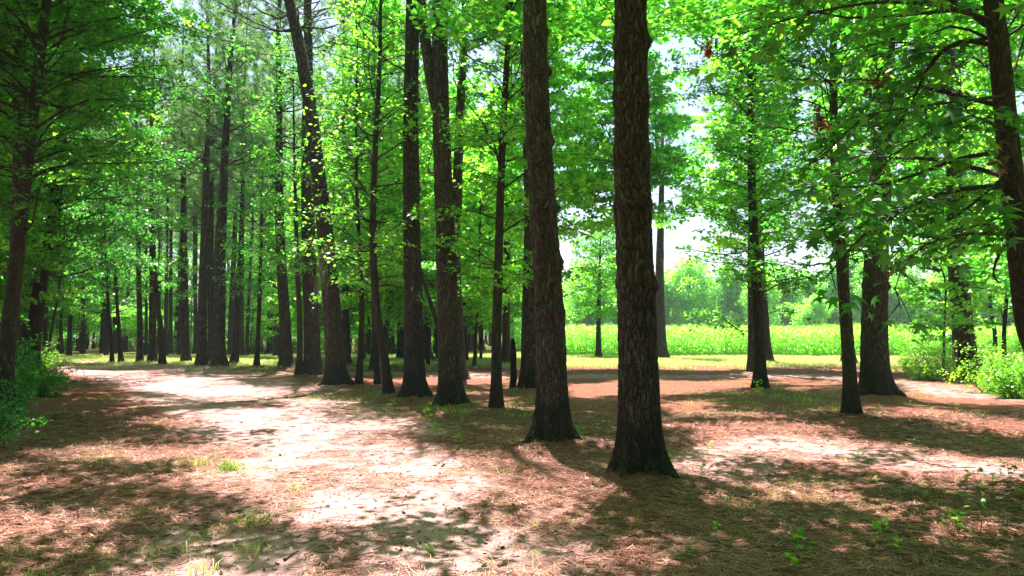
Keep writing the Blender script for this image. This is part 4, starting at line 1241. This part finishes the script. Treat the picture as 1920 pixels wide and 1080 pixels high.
# twigs one can point at
def stick(pts, r0, label, forks=0):
    g = [G(u, v) for u, v in pts]; P_ = np.array([[a[0], a[1], gz(a[0], a[1]) + r0 * .8 + .004] for a in g])
    base = P_[0].copy(); P_ = catmull(P_ - base, 12); P_ += rng.normal(0, r0 * .3, P_.shape)
    bgx = Bag(); V_, q_ = tubes(P_[None], (r0 * np.linspace(1, .45, 12))[None], 7); bgx.add(V_, q_)
    if forks:
        o2 = P_[[5, 8][:forks]]; dd = unit(np.tile(P_[-1] - P_[0], (forks, 1)) + rng.normal(0, .5, (forks, 3)) * np.array([1, 1, .1])); 
        limbs(bgx, o2, dd, np.full(forks, .16), np.full(forks, r0 * .5), 5, 5, 0, .05)
    o_ = link('fallen_stick', bgx.mesh('fallen_stick', M_STICK, True), None, tuple(base)); tag(o_, label, 'stick')
for a_ in (
 ([(107,946),(130,938),(162,924)], .016, 'thick reddish stick lying in the shade at the lower left', 1),
 ([(146,966),(165,966),(186,969)], .014, 'short dark stick flat on the needles, below the thick reddish stick', 0),
 ([(470,811),(495,808),(522,817)], .012, 'curved dark twig on the sunlit sand where the lane narrows', 2),
 ([(543,885),(568,885),(592,887)], .007, 'thin straight twig lying crosswise on the sunlit sand', 0),
 ([(612,912),(622,906),(636,901)], .007, 'short forked twig on the sunlit sand', 1),
 ([(528,974),(540,973),(552,975)], .008, 'tiny twig at the shadow edge on the sandy lane', 0),
 ([(532,1050),(545,1043),(560,1037)], .011, 'short broken stick at the bottom centre left', 0),
 ([(424,963),(440,961),(455,958)], .016, 'pale chunk of bark at the edge of the sand', 0),
 ([(338,968),(345,965),(352,966)], .013, 'small pale wood chip lying in the lower left shade', 0),
 ([(252,996),(268,997),(280,994)], .016, 'bone pale flake of wood in the lower left shade', 0),
 ([(300,1003),(310,1001),(320,999)], .014, 'small pale curl of bark right of the bone pale flake', 0),
 ([(244,872),(258,871),(274,868)], .010, 'short brown twig where shade meets the sunlit strip', 0),
 ([(280,842),(288,842),(300,843)], .013, 'dark stub of wood on the thin sunlit strip', 0),
 ([(935,1056),(948,1050),(962,1045)], .012, 'broken stick at the bottom middle', 0),
 ([(1180,925),(1215,922),(1240,934)], .018, 'pale split piece of wood on the needle mound below the thickest pine', 1),
 ([(1320,905),(1335,913),(1350,916)], .012, 'splintered pale root end right of the thickest pine', 2),
 ([(1355,1018),(1361,1022),(1364,1028)], .012, 'small white chip at the lower right', 0),
 ([(1700,860),(1760,875),(1830,882)], .012, 'long thin dead branch in the dappled needles at the right', 2),
 ([(1320,1020),(1370,1030),(1410,1045)], .013, 'long dark branch on the needles at the lower right', 2),
 ([(960,868),(985,862),(1010,850)], .010, 'grey twig on the needles left of the knotted pine', 1),
 ([(1600,940),(1650,952),(1700,975)], .012, 'weathered branch in the shaded needles at the right', 2),
 ([(860,845),(880,850),(905,850)], .01, 'thin branch on the ground below the forked pine', 1),
 ):
    stick(*a_)
# seedlings with star leaves and weeds
def seedling(u, v, H, nl, ls, label, m_=M_SHRUB, shape=LEAF5, spread=.5, name='seedling'):
    g = G(u, v); bgx = Bag(); wd = Bag()
    K = 7; t = np.linspace(0, 1, K); P_ = np.stack([.08 * H * np.sin(t * 3 + u), .06 * H * t, H * t - .01], 1)
    V_, q_ = tubes(P_[None], (.0022 + .004 * H * (1 - t))[None], 5); wd.add(V_, q_)
    tt = rng.uniform(.2, 1, nl); o2, _ = sample_pl(P_[None], np.zeros(nl, int), tt)
    az = rng.random(nl) * 6.28; dd = np.stack([np.cos(az), np.sin(az), rng.uniform(.1, .8, nl)], 1)
    PL = limbs(wd, o2, unit(dd), H * spread * rng.uniform(.4, 1, nl) * (1.15 - tt * .6), np.full(nl, .0014), 3, 4, .2, .05)
    Vv, Ff, va = leaves(PL[:, -1], ls, None, shape, unit(dd), .3)
    rt = empty(name, (g[0], g[1], gz(g[0], g[1])), label, 'plant')
    link('stem', wd.mesh('stem', M_GRASS), rt); link('foliage', mesh_np('foliage', Vv, [Ff], m_, {'var': va}), rt)
for a_ in (
 (1490,1028,.17,7,.085,'seedling with star shaped leaves, lowest one at the lower right'),
 (1512,1045,.12,6,.07,'small seedling close right of the lowest star leaved seedling'),
 (1288,1045,.13,8,.05,'bright little sprout left of the star leaved seedlings'),
 (1330,848,.22,9,.06,'bluish green seedling on the bright needles right of the thickest pine'),
 (1313,903,.15,7,.06,'broad leaved sprout near the splintered root end'),
 (1374,880,.10,7,.045,'small sprout beyond the splintered root end'),
 (1125,818,.28,10,.07,'seedling between the knotted pine and the thickest pine'),
 (1085,822,.20,12,.06,'leafy weed touching the foot of the knotted pine'),
 (1835,1010,.5,18,.05,'tall wispy sapling with yellowish leaves at the lower right'),
 (1875,990,.42,14,.045,'wispy sapling just right of the tall yellowish sapling'),
 (1900,940,.35,14,.06,'wispy sprig at the right border'),
 (1612,860,.22,12,.06,'weed in the shade right below the slim brown gum'),
 (1422,742,.40,18,.10,'bright weed at the foot of the leafy slender gum'),
 (1645,790,.25,14,.07,'low weed in front of the broad dark pine'),
 (806,1036,.08,5,.055,'tiny bluish sprout in the shade at the bottom'),
 (800,790,.25,22,.07,'leafy green weed below the straight thick pine'),
 (870,790,.22,20,.07,'leafy green weed below the forked pine'),
 (820,815,.20,20,.065,'low spreading weed on the needles nearest the lane'),
 (735,765,.22,16,.07,'weed at the foot of the bowed sapling'),
 (1480,1075,.14,8,.06,'half cut off sprout at the bottom right of centre'),
 (860,828,.16,14,.06,'small weed in front of the forked pine'),
 (1660,1040,.2,16,.06,'dusty weed in the lower right shade'),
 (1250,865,.12,8,.05,'little sprout beyond the foot of the thickest pine'),
 (1530,905,.12,8,.05,'little sprout in the mixed shade of the right half'),
 (1345,1000,.1,7,.045,'little sprout among needles in the lower right'),
 (1790,1020,.22,20,.055,'pale dusty weed clump at the lower right'),
 ):
    u, v, H, nl, ls, lab = a_
    seedling(u, v, H, nl, ls, lab)
# tufts of pale grass on the sand
def tuft(u, v, n_, h_, label):
    g = G(u, v); x = g[0] + rng.normal(0, .07, n_); y = g[1] + rng.normal(0, .08, n_)
    o_ = blades(x, y, h_, .0035, M_GRASS, 'grass_tuft', label, 'grass tuft', .5); del o_['kind']
for a_ in ((432,880,150,.15,'largest pale grass tuft at the left rim of the sunlit sand'), (370,872,90,.12,'pale grass tuft left of the largest one'), (482,985,60,.14,'grass tuft in the shade tongue at the bottom left'),
           (455,985,50,.12,'smaller grass tuft close left of its twin in the shade tongue'), (390,1000,40,.11,'sparse grass tuft beside the bone pale flake'), (280,1030,34,.10,'small grass tuft in the lower left shade'),
           (345,1028,34,.10,'small grass tuft right of the first one in the lower left shade'), (75,1074,50,.10,'grass tuft in the bottom left corner'), (555,925,36,.12,'thin grass tuft in the middle of the sunlit sand'),
           (480,1035,34,.13,'thin grass tuft below the shade tongue'), (10,1058,40,.10,'grass tuft cut by the left border'), (375,1068,40,.12,'bright grass tuft at the bottom edge')):
    tuft(*a_)
print('objects', len(bpy.data.objects), 'tris~', sum(len(m_.loops) for m_ in bpy.data.meshes))

if 1:
    import bmesh
    bm = bmesh.new(); bmesh.ops.create_cube(bm, size=1.0)
    me = bpy.data.meshes.new('haze'); bm.to_mesh(me); bm.free()
    hz = link('haze', me, None, (0, 85, 13)); hz.scale = (420, 290, 30)
    tag(hz, 'thin bluish summer haze in the air over the field', 'haze', kind='stuff')
    m, nn_, o = mat('haze_air')
    pv = N(nn_, 'ShaderNodeVolumePrincipled'); pv.inputs['Color'].default_value = (.86, .93, 1, 1)
    pv.inputs['Density'].default_value = .00045; pv.inputs['Anisotropy'].default_value = .0
    nn_.links.new(pv.outputs[0], o.inputs['Volume'])
    me.materials.append(m)
    cy.volume_bounces = 0
